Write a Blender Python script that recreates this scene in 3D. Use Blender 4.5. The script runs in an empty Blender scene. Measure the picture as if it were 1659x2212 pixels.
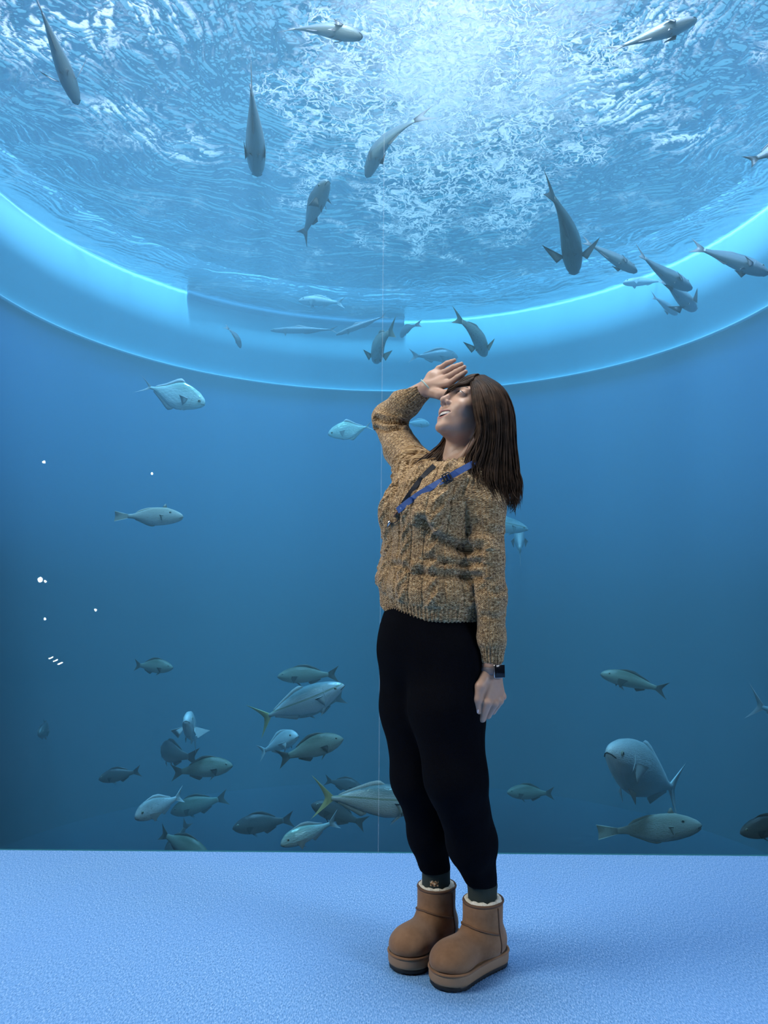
import bpy, bmesh, math, random
import numpy as np
from mathutils import Vector, Matrix

random.seed(7)
scene = bpy.context.scene
COL = scene.collection
PI = math.pi

# ------------------------------------------------------------------ camera, world, lights, exposure
FPX = 1662.0                      # focal length in pixels of the 1659x2212 frame
CAM_Z, PITCH, ROLL = 0.96, math.radians(6.66), math.radians(0.45)
cam_data = bpy.data.cameras.new('camera')
cam = bpy.data.objects.new('camera', cam_data)
COL.objects.link(cam)
cam_data.sensor_fit = 'VERTICAL'
cam_data.sensor_height = 36.0
cam_data.lens = 36.0 * FPX / 2212.0
cam_data.clip_start = 0.05
cam.matrix_world = (Matrix.Translation((0, 0, CAM_Z)) @ Matrix.Rotation(PI / 2 + PITCH, 4, 'X')
                    @ Matrix.Rotation(ROLL, 4, 'Z'))
scene.camera = cam
scene.view_settings.view_transform = 'Standard'
scene.view_settings.look = 'None'
scene.view_settings.gamma = 1.0
scene.view_settings.exposure = 0.55
scene.cycles.volume_bounces = 0
scene.cycles.max_bounces = 5
scene.cycles.diffuse_bounces = 3
scene.cycles.use_adaptive_sampling = True
scene.cycles.adaptive_threshold = 0.04
scene.cycles.adaptive_min_samples = 12
scene.cycles.transparent_max_bounces = 12
scene.cycles.sample_clamp_indirect = 4.0
scene.cycles.caustics_reflective = False
scene.cycles.caustics_refractive = False

world = bpy.data.worlds.new('world')
scene.world = world
world.use_nodes = True
world.node_tree.nodes['Background'].inputs['Color'].default_value = (0.10, 0.26, 0.46, 1)
world.node_tree.nodes['Background'].inputs['Strength'].default_value = 1.5

# tank measures (metres)
GLASS_Y = 3.10
TCX, TCY, TR = 0.02, 5.95, 3.40
TRIM_Z, SURF_Z, BED_Z = 3.56, 4.46, -1.15
GLASS_TOP = 4.9


def area(name, loc, target, sx, sy, power, color, spread=180):
    ld = bpy.data.lights.new(name, 'AREA')
    ld.shape = 'RECTANGLE'
    ld.size, ld.size_y = sx, sy
    ld.energy = power
    ld.color = color
    ld.spread = math.radians(spread)
    o = bpy.data.objects.new(name, ld)
    COL.objects.link(o)
    o.location = loc
    o.rotation_euler = (Vector(target) - Vector(loc)).to_track_quat('-Z', 'Y').to_euler()
    return o


# the tank's own lamps hang above the water
area('tank_flood_light', (0.45, 4.75, 5.6), (0.42, 4.75, 4.0), 0.9, 1.4, 4, (0.86, 0.97, 1.0))
sd = bpy.data.lights.new('added_sun', 'SUN')         # sun added to light the tank evenly; no roof stands there
sd.energy = 20.0
sd.angle = math.radians(12)
sd.color = (0.78, 0.79, 1.0)
sun = bpy.data.objects.new('added_sun', sd)
COL.objects.link(sun)
sun.rotation_euler = Vector((0.04, 0.20, -1.0)).to_track_quat('-Z', 'Y').to_euler()
# the visitors' room: ceiling lamps, and a fill light added at the right
area('room_ceiling_light', (-4.3, 0.9, 4.5), (0.0, 2.3, 0.8), 2.2, 2.2, 190, (1.0, 0.94, 0.84))
area('added_fill_light', (6.2, -1.6, 3.2), (0.6, 2.2, 0.2), 2.6, 2.6, 215, (0.75, 0.85, 1.0))  # added fill, evens out the carpet and softens the shadows


area('room_ceiling_light', (0.1, 2.1, 5.12), (0.1, 2.1, 0.0), 1.6, 0.8, 98, (0.97, 0.97, 0.96))


# ------------------------------------------------------------------ helpers
def pix_ray(px, py):
    v = Vector(((px - 829.5) / FPX, -(py - 1106.0) / FPX, -1.0))
    return (cam.matrix_world.to_3x3() @ v)


def P(px, py, y):
    """point of the place seen at a photograph pixel, at distance y in front of the camera plane"""
    r = pix_ray(px, py)
    return Vector((0, 0, CAM_Z)) + r * (y / r.y)


def PZ(px, py, z):
    """the same, at height z"""
    r = pix_ray(px, py)
    return Vector((0, 0, CAM_Z)) + r * ((z - CAM_Z) / r.z)


def mesh_obj(name, verts, faces, mat=None, parent=None, smooth=True):
    me = bpy.data.meshes.new(name)
    me.from_pydata([tuple(v) for v in verts], [], [tuple(f) for f in faces])
    me.update()
    if smooth:
        me.polygons.foreach_set('use_smooth', [True] * len(me.polygons))
    o = bpy.data.objects.new(name, me)
    COL.objects.link(o)
    if mat is not None:
        me.materials.append(mat)
    if parent is not None:
        o.parent = parent
    return o


def np_obj(name, V, F, mat=None, parent=None, smooth=True):
    """fast mesh from numpy vertex (n,3) and quad/tri (m,k) arrays"""
    me = bpy.data.meshes.new(name)
    k = F.shape[1]
    me.vertices.add(len(V))
    me.vertices.foreach_set('co', np.ascontiguousarray(V, dtype=np.float32).ravel())
    me.loops.add(F.size)
    me.loops.foreach_set('vertex_index', np.ascontiguousarray(F, dtype=np.int32).ravel())
    me.polygons.add(len(F))
    me.polygons.foreach_set('loop_start', np.arange(0, F.size, k, dtype=np.int32))
    if smooth:
        me.polygons.foreach_set('use_smooth', np.ones(len(F), dtype=bool))
    me.update(calc_edges=True)
    me.validate()
    o = bpy.data.objects.new(name, me)
    COL.objects.link(o)
    if mat is not None:
        me.materials.append(mat)
    if parent is not None:
        o.parent = parent
    return o


def box(name, lo, hi, mat=None, parent=None):
    x0, y0, z0 = lo
    x1, y1, z1 = hi
    v = [(x0, y0, z0), (x1, y0, z0), (x1, y1, z0), (x0, y1, z0), (x0, y0, z1), (x1, y0, z1), (x1, y1, z1), (x0, y1, z1)]
    f = [(0, 3, 2, 1), (4, 5, 6, 7), (0, 1, 5, 4), (1, 2, 6, 5), (2, 3, 7, 6), (3, 0, 4, 7)]
    return mesh_obj(name, v, f, mat, parent, smooth=False)


def structure(o):
    o['kind'] = 'structure'
    return o


def tag(o, label, cat, group=None):
    o['label'] = label
    o['category'] = cat
    if group:
        o['group'] = group
    return o


class NT:
    """small node-tree writer"""
    def __init__(self, name):
        self.m = bpy.data.materials.new(name)
        self.m.use_nodes = True
        self.t = self.m.node_tree
        self.t.nodes.clear()
        self.out = self.t.nodes.new('ShaderNodeOutputMaterial')

    def n(self, typ, ins=None, **props):
        nd = self.t.nodes.new('ShaderNode' + typ)
        for k, v in props.items():
            setattr(nd, k, v)
        for k, v in (ins or {}).items():
            s = nd.inputs[k]
            if isinstance(v, bpy.types.NodeSocket):
                self.t.links.new(v, s)
            elif isinstance(v, bpy.types.Node):
                self.t.links.new(v.outputs[0], s)
            else:
                if isinstance(v, tuple) and len(v) == 3 and s.type == 'RGBA':
                    v = (*v, 1)
                s.default_value = v
        return nd

    def ramp(self, fac, stops, interp='LINEAR'):
        nd = self.t.nodes.new('ShaderNodeValToRGB')
        nd.color_ramp.interpolation = interp
        els = nd.color_ramp.elements
        while len(els) < len(stops):
            els.new(0.5)
        for e, (p, c) in zip(els, stops):
            e.position = p
            if not isinstance(c, tuple):
                c = (c, c, c)
            e.color = (*c, 1)
        self.t.links.new(fac.outputs[0] if isinstance(fac, bpy.types.Node) else fac, nd.inputs[0])
        return nd

    def math(self, op, a, b=0.0, clamp=False):
        return self.n('Math', {0: a, 1: b}, operation=op, use_clamp=clamp)

    def mix(self, fac, a, b, blend='MIX'):
        nd = self.t.nodes.new('ShaderNodeMix')
        nd.data_type = 'RGBA'
        nd.blend_type = blend
        for idx, v in ((0, fac), (6, a), (7, b)):
            s = nd.inputs[idx]
            if isinstance(v, bpy.types.Node):
                self.t.links.new(v.outputs[2] if v.bl_idname == 'ShaderNodeMix' else v.outputs[0], s)
            elif isinstance(v, bpy.types.NodeSocket):
                self.t.links.new(v, s)
            else:
                s.default_value = (*v, 1) if isinstance(v, tuple) and len(v) == 3 else v
        return nd.outputs[2]

    def surf(self, node):
        self.t.links.new(node.outputs[0], self.out.inputs['Surface'])
        return self.m

    def bsdf(self, color, rough=0.6, metal=0.0, normal=None, sheen=0.0, spec=0.5, sss=0.0, **kw):
        ins = {'Base Color': color, 'Roughness': rough, 'Metallic': metal, 'Specular IOR Level': spec}
        if normal is not None:
            ins['Normal'] = normal
        if sheen:
            ins['Sheen Weight'] = sheen
        if sss:
            ins['Subsurface Weight'] = sss
            ins['Subsurface Radius'] = (0.012, 0.005, 0.003)
            ins['Subsurface Scale'] = 1.0
        b = self.n('BsdfPrincipled', ins)
        return self.surf(b)


def srgb(r, g, b):
    return tuple(((c / 255) / 12.92 if c / 255 <= 0.04045 else ((c / 255 + 0.055) / 1.055) ** 2.4) for c in (r, g, b))


def simple(name, color, rough=0.6, metal=0.0, **kw):
    return NT(name).bsdf(color, rough, metal, **kw)


# ------------------------------------------------------------------ the visitors' floor
t = NT('carpet_blue')
tc = t.n('TexCoord').outputs['Object']
mp = t.n('Mapping', {'Vector': tc, 'Rotation': (0, 0, math.radians(24)), 'Scale': (330, 95, 100)})
nz = t.n('TexNoise', {'Vector': mp, 'Scale': 1.0, 'Detail': 2.0, 'Roughness': 0.6})
mp2 = t.n('Mapping', {'Vector': tc, 'Rotation': (0, 0, math.radians(-62)), 'Scale': (280, 110, 100)})
nz2 = t.n('TexNoise', {'Vector': mp2, 'Scale': 1.0, 'Detail': 2.0, 'Roughness': 0.6})
big = t.n('TexNoise', {'Vector': tc, 'Scale': 1.6, 'Detail': 3.0})
sm = t.math('MULTIPLY', t.math('ADD', nz.outputs[0], nz2.outputs[0]), 0.5)
c1 = t.ramp(sm, [(0.33, srgb(68, 118, 178)), (0.50, srgb(108, 162, 222)), (0.66, srgb(164, 204, 244))])
c2 = t.mix(t.math('MULTIPLY', t.ramp(big, [(0.35, 0.0), (0.7, 1.0)]), 0.35), c1, srgb(104, 157, 226))
bp = t.n('Bump', {'Height': sm, 'Strength': 0.55, 'Distance': 0.006})
M_CARPET = t.bsdf(c2, 0.95, normal=bp.outputs[0], spec=0.1)
floor = structure(box('floor', (-6.5, -3.0, -0.25), (6.5, GLASS_Y - 0.008, 0.0), M_CARPET))

# ------------------------------------------------------------------ the tank: wall, bed, ledge line
def tank_paint(name, ca, cb):
    t = NT(name)
    tc = t.n('TexCoord').outputs['Object']
    nz = t.n('TexNoise', {'Vector': tc, 'Scale': 1.3, 'Detail': 5.0, 'Roughness': 0.6})
    return t.bsdf(t.mix(nz.outputs[0], ca, cb), 0.8, spec=0.1)


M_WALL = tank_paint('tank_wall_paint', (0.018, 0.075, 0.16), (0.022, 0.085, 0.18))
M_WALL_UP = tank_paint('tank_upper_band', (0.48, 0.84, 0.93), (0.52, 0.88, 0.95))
M_TRIM = simple('tank_trim', (0.75, 0.92, 1.0), 0.5)


def arc_pts(r, n=120, a0=None, a1=None):
    half = math.acos(max(-1, min(1, (TCY - GLASS_Y - 0.02) / r)))
    s = -PI / 2 + half
    e = -PI / 2 - half + 2 * PI
    return [(TCX + r * math.cos(s + (e - s) * i / n), TCY + r * math.sin(s + (e - s) * i / n)) for i in range(n + 1)]


def shell(name, z0, z1, mat, r=TR, th=0.06):
    a, b = arc_pts(r), arc_pts(r + th)
    n = len(a)
    v = [(x, y, z0) for x, y in a] + [(x, y, z1) for x, y in a] + [(x, y, z0) for x, y in b] + [(x, y, z1) for x, y in b]
    f = []
    for i in range(n - 1):
        f += [(i, i + 1, n + i + 1, n + i), (2 * n + i, 3 * n + i, 3 * n + i + 1, 2 * n + i + 1),
              (n + i, n + i + 1, 3 * n + i + 1, 3 * n + i), (i, 2 * n + i, 2 * n + i + 1, i + 1)]
    f += [(0, n, 3 * n, 2 * n), (n - 1, 3 * n - 1, 4 * n - 1, 2 * n - 1)]
    return mesh_obj(name, v, f, mat)


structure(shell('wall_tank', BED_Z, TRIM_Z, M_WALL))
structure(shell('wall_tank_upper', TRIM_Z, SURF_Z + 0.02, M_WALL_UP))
structure(shell('wall_hall', SURF_Z + 0.02, 4.9, simple('hall_wall', (0.30, 0.55, 0.68), 0.8), TR + 0.0, 0.1))
structure(shell('trim_1', TRIM_Z - 0.009, TRIM_Z + 0.009, M_TRIM, TR - 0.03, 0.03))
# a darker ledge hangs at the far rim, just under the water line
la, lb = P(415, 672, 9.0), P(880, 708, 9.3)
seg = [q for q in arc_pts(TR - 0.006, 400) if la.x * 0.98 < q[0] < lb.x and q[1] > TCY]
n = len(seg)
seo = [(TCX + (x - TCX) * 0.988, TCY + (y - TCY) * 0.988) for x, y in seg]
v = [(x, y, z) for r_ in (seo, seg) for z in (SURF_Z - 0.065, SURF_Z + 0.01) for x, y in r_]
f = [(i, i + 1, n + i + 1, n + i) for i in range(n - 1)] + [(2 * n + i, 3 * n + i, 3 * n + i + 1, 2 * n + i + 1) for i in range(n - 1)]
f += [(i, 2 * n + i, 2 * n + i + 1, i + 1) for i in range(n - 1)] + [(n + i, n + i + 1, 3 * n + i + 1, 3 * n + i) for i in range(n - 1)]
f += [(0, n, 3 * n, 2 * n), (n - 1, 3 * n - 1, 4 * n - 1, 2 * n - 1)]
structure(mesh_obj('trim_2', v, f, simple('ledge_grey', (0.13, 0.30, 0.42), 0.8)))
a = arc_pts(TR + 0.05)
structure(mesh_obj('floor_tank', [(x, y, BED_Z) for x, y in a] + [(x, y, BED_Z - 0.1) for x, y in a],
                   [tuple(range(len(a))), tuple(range(2 * len(a) - 1, len(a) - 1, -1))]
                   + [(i + 1, i, len(a) + i, len(a) + i + 1) for i in range(len(a) - 1)], tank_paint('tank_bed_paint', (0.004, 0.020, 0.045), (0.005, 0.022, 0.05)), smooth=False))
# side walls of the room opening, outside the picture, and the wall under the window
M_ROOM = simple('room_dark_paint', (0.03, 0.04, 0.06), 0.8)
structure(box('wall_left', (-6.5, GLASS_Y - 0.03, -1.3), (-1.86, GLASS_Y + 0.019, 5.2), M_ROOM))
structure(box('wall_right', (1.90, GLASS_Y - 0.03, -1.3), (6.5, GLASS_Y + 0.019, 5.2), M_ROOM))
structure(box('wall_below', (-1.86, GLASS_Y - 0.007, -1.3), (1.90, GLASS_Y + 0.02, -0.004), simple('sill_teal', (0.05, 0.30, 0.36), 0.5)))

# the window: a thick clear acrylic pane, with one bonded joint
t = NT('acrylic')
fr = t.n('Fresnel', {'IOR': 1.40})
mx = t.n('MixShader', {0: t.math('MULTIPLY', fr, 0.6), 1: t.n('BsdfTransparent', {'Color': (0.97, 0.99, 1.0, 1)}),
                       2: t.n('BsdfGlossy', {'Roughness': 0.0})})
M_GLASS = t.surf(mx)
win = structure(mesh_obj('window_1', [(-1.86, GLASS_Y, 0.0), (1.90, GLASS_Y, 0.0), (1.90, GLASS_Y, GLASS_TOP), (-1.86, GLASS_Y, GLASS_TOP)],
                         [(0, 1, 2, 3)], M_GLASS, smooth=False))
t = NT('joint')
mx = t.n('MixShader', {0: 0.06, 1: t.n('BsdfTransparent'), 2: t.n('BsdfDiffuse', {'Color': (0.75, 0.9, 1.0, 1)})})
j0, j1 = P(829, 300, GLASS_Y), P(818, 1838, GLASS_Y)
jx = (j0.x + j1.x) / 2
structure(box('window_joint', (jx - 0.0018, GLASS_Y - 0.004, 0.0), (jx + 0.0018, GLASS_Y - 0.001, GLASS_TOP), t.surf(mx), win))

# ------------------------------------------------------------------ water body
t = NT('tank_water')
vol = t.n('VolumeScatter', {'Color': (0.50, 0.84, 1.0, 1), 'Density': 0.21, 'Anisotropy': 0.0})
vab = t.n('VolumeAbsorption', {'Color': (0.0, 0.80, 1.0, 1), 'Density': 0.32})
add = t.n('AddShader', {0: vol, 1: vab})
t.t.links.new(add.outputs[0], t.out.inputs['Volume'])
a = arc_pts(TR - 0.001)
a = [(x, max(y, GLASS_Y + 0.03)) for x, y in a]
n = len(a)
wb = mesh_obj('tank_water', [(x, y, BED_Z + 0.001) for x, y in a] + [(x, y, SURF_Z - 0.09) for x, y in a],
              [tuple(range(n - 1, -1, -1)), tuple(range(n, 2 * n))] + [(i, i + 1, n + i + 1, n + i) for i in range(n - 1)]
              + [(n - 1, 0, n, 2 * n - 1)], t.m, smooth=False)
wb['kind'] = 'stuff'
tag(wb, 'clear blue water filling the round aquarium tank', 'water')

# gradient noise in numpy
class Noise2:
    def __init__(self, seed):
        r = np.random.RandomState(seed)
        self.p = r.permutation(4096)
        a = r.rand(4096) * 2 * PI
        self.gx, self.gy = np.cos(a), np.sin(a)

    def __call__(self, x, y):
        xi, yi = np.floor(x).astype(np.int64), np.floor(y).astype(np.int64)
        xf, yf = x - xi, y - yi
        u, v = xf * xf * xf * (xf * (xf * 6 - 15) + 10), yf * yf * yf * (yf * (yf * 6 - 15) + 10)

        def g(ix, iy, fx, fy):
            h = self.p[(self.p[ix & 4095] + iy) & 4095]
            return self.gx[h] * fx + self.gy[h] * fy
        a, b = g(xi, yi, xf, yf), g(xi + 1, yi, xf - 1, yf)
        c, d = g(xi, yi + 1, xf, yf - 1), g(xi + 1, yi + 1, xf - 1, yf - 1)
        return 1.5 * ((a + (b - a) * u) * (1 - v) + (c + (d - c) * u) * v)

    def fbm(self, x, y, o=4, rough=0.5, ridge=False):
        t, amp, tot = 0.0, 1.0, 0.0
        for k in range(o):
            n = self(x * 2 ** k + 17.3 * k, y * 2 ** k - 9.1 * k)
            if ridge:
                n = 1 - 2 * np.abs(n)
            t = t + n * amp
            tot += amp
            amp *= rough
        return t / tot


# the water surface: waves and ripples are real geometry, foam is its material
INX, INY = 0.46, 4.62          # where the inflow churns the surface


def water_surface():
    nx, ny = 1000, 1000
    s = np.linspace(-1, 1, nx)
    xs = TCX + (TR + 0.03) * (0.72 * s + 0.28 * s ** 3)
    q = np.linspace(0, 1, ny)
    ys = GLASS_Y + 0.03 + (TCY + TR - GLASS_Y) * (0.55 * q + 0.45 * q * q)
    X, Y = np.meshgrid(xs, ys)
    N1, N2, N3, N4 = Noise2(1), Noise2(2), Noise2(3), Noise2(4)
    wx = N1.fbm(X * 1.1, Y * 1.1, 3)
    wy = N2.fbm(X * 1.1 + 50, Y * 1.1, 3)
    Xw, Yw = X + 0.35 * wx, Y + 0.35 * wy
    dx, dy = Xw - INX, Yw - INY
    r = np.hypot(dx, dy) + 1e-6
    # long wavelets run in arcs round the inflow: stretch the noise along the arcs
    ux, uy = dx / r, dy / r
    k = 1.0 / (1 + np.exp(-(r - 0.75) * 4))
    rad = 7.6 * r
    tang = np.arctan2(dy, dx)
    cx_, cy_ = np.cos(tang) * 5.0 + rad * 0.0, np.sin(tang) * 5.0
    arc = N3.fbm(cx_ + 0.55 * rad * ux * 0 + 40 + rad * 0.9, cy_ + rad * 0.55, 4, 0.55, True)
    arc2 = N4.fbm(cx_ * 2.2 + rad * 1.3, cy_ * 2.2 + rad * 1.7 + 9, 4, 0.55, True)
    iso = N3.fbm(Xw * 5.5, Yw * 5.5 + 30, 5, 0.55, True)
    fine = N4.fbm(Xw * 17 + 1.5 * N1(X * 9, Y * 9), Yw * 17 + 1.5 * N2(X * 9, Y * 9), 4, 0.6)
    swell = N1.fbm(X * 0.9 + 7, Y * 0.9 + 3, 2)
    Z = 0.020 * swell + k * (0.015 * arc + 0.0085 * arc2) + (1 - 0.55 * k) * 0.013 * iso + 0.0074 * fine * (1 - 0.30 * k)
    edge = np.clip((TR - np.hypot(X - TCX, Y - TCY)) / 0.5, 0, 1)
    Z = Z * (0.25 + 0.75 * edge)
    V = np.stack([X, Y, SURF_Z + Z], -1).reshape(-1, 3)
    idx = np.arange(nx * ny).reshape(ny, nx)
    F = np.stack([idx[:-1, :-1], idx[:-1, 1:], idx[1:, 1:], idx[1:, :-1]], -1).reshape(-1, 4)
    c = V[F].mean(1)
    F = F[np.hypot(c[:, 0] - TCX, c[:, 1] - TCY) < TR + 0.025]
    rv = np.hypot(V[:, 0] - TCX, V[:, 1] - TCY)
    sc_ = np.where(rv > TR - 0.004, (TR - 0.004) / rv, 1.0)
    V[:, 0] = TCX + (V[:, 0] - TCX) * sc_
    V[:, 1] = np.maximum(TCY + (V[:, 1] - TCY) * sc_, GLASS_Y + 0.03)
    # foam attributes
    d0 = np.hypot(X - INX, (Y - INY) * 0.8)
    brk = N2.fbm(X * 2.1 + 3, Y * 2.1, 4, 0.6)
    front = np.clip((Y - 4.6) / 2.6, 0, 1)                  # foam drifts towards the far wall
    side = np.exp(-((X - 0.55 - 0.0 * Y) / (1.0 + 0.25 * front)) ** 2)
    gate = np.clip((brk + 1.0 * np.exp(-(d0 / 1.15) ** 2) + 0.62 * side * np.clip(1.35 - np.abs(Y - 6.3) / 1.5, 0, 1) - 0.34) * 2.6, 0, 1)
    gate = np.maximum(gate, 0.45 * np.clip(brk * 2.2 - 0.15, 0, 1))
    core = np.clip(1.25 - (d0 * 1.15 + 0.9 * brk + 0.35 * N3.fbm(X * 7, Y * 7, 3)) / 0.95, 0, 1)
    plume = np.clip(1.1 - np.abs(X - 0.40 - 0.25 * brk) / 0.42 - np.clip(np.abs(Y - 4.6) - 0.5, 0, 9) / 0.9, 0, 1)
    core = np.maximum(core, plume)
    # glints of light on the crests, painted in as white foam
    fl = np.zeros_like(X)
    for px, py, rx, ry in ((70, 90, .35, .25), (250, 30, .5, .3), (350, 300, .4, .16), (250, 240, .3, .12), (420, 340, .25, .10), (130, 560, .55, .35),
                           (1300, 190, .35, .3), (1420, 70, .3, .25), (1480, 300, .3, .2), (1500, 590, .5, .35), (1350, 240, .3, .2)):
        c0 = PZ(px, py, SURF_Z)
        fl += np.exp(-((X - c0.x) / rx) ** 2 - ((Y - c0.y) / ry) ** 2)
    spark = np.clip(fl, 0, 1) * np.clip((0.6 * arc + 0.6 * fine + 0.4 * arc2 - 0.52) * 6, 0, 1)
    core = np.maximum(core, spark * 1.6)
    wf = 0.10
    U1 = X + wf * N1.fbm(X * 5, Y * 5, 4, 0.6) * 1.6
    V1 = Y + wf * N2.fbm(X * 5, Y * 5, 4, 0.6) * 1.6
    t = NT('water_surface')
    ua = t.n('Attribute', attribute_name='warp').outputs['Vector']
    ga = t.n('Attribute', attribute_name='gate').outputs['Fac']
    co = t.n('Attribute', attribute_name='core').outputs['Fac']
    v1 = t.n('TexVoronoi', {'Vector': ua, 'Scale': 5.5}, feature='DISTANCE_TO_EDGE')
    v2 = t.n('TexVoronoi', {'Vector': ua, 'Scale': 13.0}, feature='DISTANCE_TO_EDGE')
    fine = t.n('TexNoise', {'Vector': ua, 'Scale': 30.0, 'Detail': 3.0, 'Roughness': 0.7})
    f1 = t.n('MapRange', {'Value': v1.outputs[0], 'From Min': 0.0, 'From Max': 0.075, 'To Min': 1.1, 'To Max': 0.0})
    f2 = t.n('MapRange', {'Value': v2.outputs[0], 'From Min': 0.0, 'From Max': 0.11, 'To Min': 0.95, 'To Max': 0.0})
    foam = t.math('MULTIPLY', t.math('MAXIMUM', f1, f2), ga)
    foam = t.math('MULTIPLY', foam, t.n('MapRange', {'Value': fine.outputs[0], 'From Min': 0.35, 'From Max': 0.6, 'To Min': 0.3, 'To Max': 1.3}), True)
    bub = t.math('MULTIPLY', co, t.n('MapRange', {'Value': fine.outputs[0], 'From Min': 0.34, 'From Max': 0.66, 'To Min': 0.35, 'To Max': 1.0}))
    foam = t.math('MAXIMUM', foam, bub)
    tr = t.n('BsdfTranslucent', {'Color': (0.030, 0.085, 0.095, 1)})
    gl = t.n('BsdfGlossy', {'Color': (0.45, 0.55, 0.60, 1), 'Roughness': 0.10})
    fres = t.n('Fresnel', {'IOR': 1.30})
    clear = t.n('BsdfTransparent', {'Color': (0.80, 0.90, 1.0, 1)})
    water = t.n('MixShader', {0: 0.42, 1: tr, 2: clear})
    water = t.n('MixShader', {0: t.math('MULTIPLY', fres, 0.80), 1: water, 2: gl})
    fm = t.n('BsdfTranslucent', {'Color': (0.20, 0.205, 0.205, 1)})
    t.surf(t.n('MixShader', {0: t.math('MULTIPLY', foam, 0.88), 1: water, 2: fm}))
    o = np_obj('water_surface', V, F, t.m)
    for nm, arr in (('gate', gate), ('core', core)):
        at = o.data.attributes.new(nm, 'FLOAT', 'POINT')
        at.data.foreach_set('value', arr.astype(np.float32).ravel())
    at = o.data.attributes.new('warp', 'FLOAT_VECTOR', 'POINT')
    at.data.foreach_set('vector', np.stack([U1, V1, np.zeros_like(U1)], -1).astype(np.float32).ravel())
    o['kind'] = 'stuff'
    tag(o, 'rippling foamy water surface seen from below at the top of the tank', 'water surface')
    return o


water_surface()
# the visitors' room has a ceiling; the hall over the tank is left open for the added sun
structure(box('ceiling', (-6.5, -3.0, 5.2), (6.5, GLASS_Y - 0.03, 5.4), M_ROOM))
structure(box('wall_back', (-6.5, -3.1, 0.0), (6.5, -3.0, 5.2), M_ROOM))
structure(box('wall_left_side', (-6.6, -3.0, 0.0), (-6.5, GLASS_Y - 0.03, 5.2), M_ROOM))
structure(box('wall_right_side', (6.5, -3.0, 0.0), (6.6, GLASS_Y - 0.03, 5.2), M_ROOM))
structure(box('wall_above', (-1.86, GLASS_Y - 0.03, GLASS_TOP), (1.90, GLASS_Y + 0.019, 5.2), M_ROOM))


# ------------------------------------------------------------------ solid modelling: signed distances meshed by surface nets
def V3(*a):
    return np.array(a, dtype=float)


def npP(px, py, y):
    return np.array(P(px, py, y))


def smin(a, b, k):
    if k <= 0:
        return np.minimum(a, b)
    h = np.clip(0.5 + 0.5 * (b - a) / k, 0, 1)
    return b + (a - b) * h - k * h * (1 - h)


def smax(a, b, k):
    return -smin(-a, -b, k)


def d_cap(p, a, b, ra, rb=None):
    """capsule with a radius that changes from ra to rb"""
    rb = ra if rb is None else rb
    a, b = np.asarray(a, float), np.asarray(b, float)
    ba = b - a
    h = np.clip((p - a) @ ba / max(ba @ ba, 1e-12), 0, 1)
    return np.linalg.norm(p - a - h[:, None] * ba, axis=1) - (ra + (rb - ra) * h)


def d_chain(p, pts, rs, k=0.01):
    d = None
    for i in range(len(pts) - 1):
        e = d_cap(p, pts[i], pts[i + 1], rs[i], rs[i + 1])
        d = e if d is None else smin(d, e, k)
    return d


def d_ell(p, c, r, R=None):
    q = p - np.asarray(c, float)
    if R is not None:
        q = q @ R            # columns of R are the local axes
    r = np.asarray(r, float)
    k0 = np.linalg.norm(q / r, axis=1)
    k1 = np.linalg.norm(q / (r * r), axis=1)
    return k0 * (k0 - 1) / np.maximum(k1, 1e-9)


def d_box(p, c, half, rnd=0.0, R=None):
    q = p - np.asarray(c, float)
    if R is not None:
        q = q @ R
    q = np.abs(q) - (np.asarray(half, float) - rnd)
    return np.linalg.norm(np.maximum(q, 0), axis=1) + np.minimum(q.max(1), 0) - rnd


def d_plane(p, c, n):
    return (p - np.asarray(c, float)) @ np.asarray(n, float)


def frame(ax, ay, az):
    return np.stack([ax, ay, az], 1)


def unit(v):
    v = np.asarray(v, float)
    return v / np.linalg.norm(v)


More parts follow.
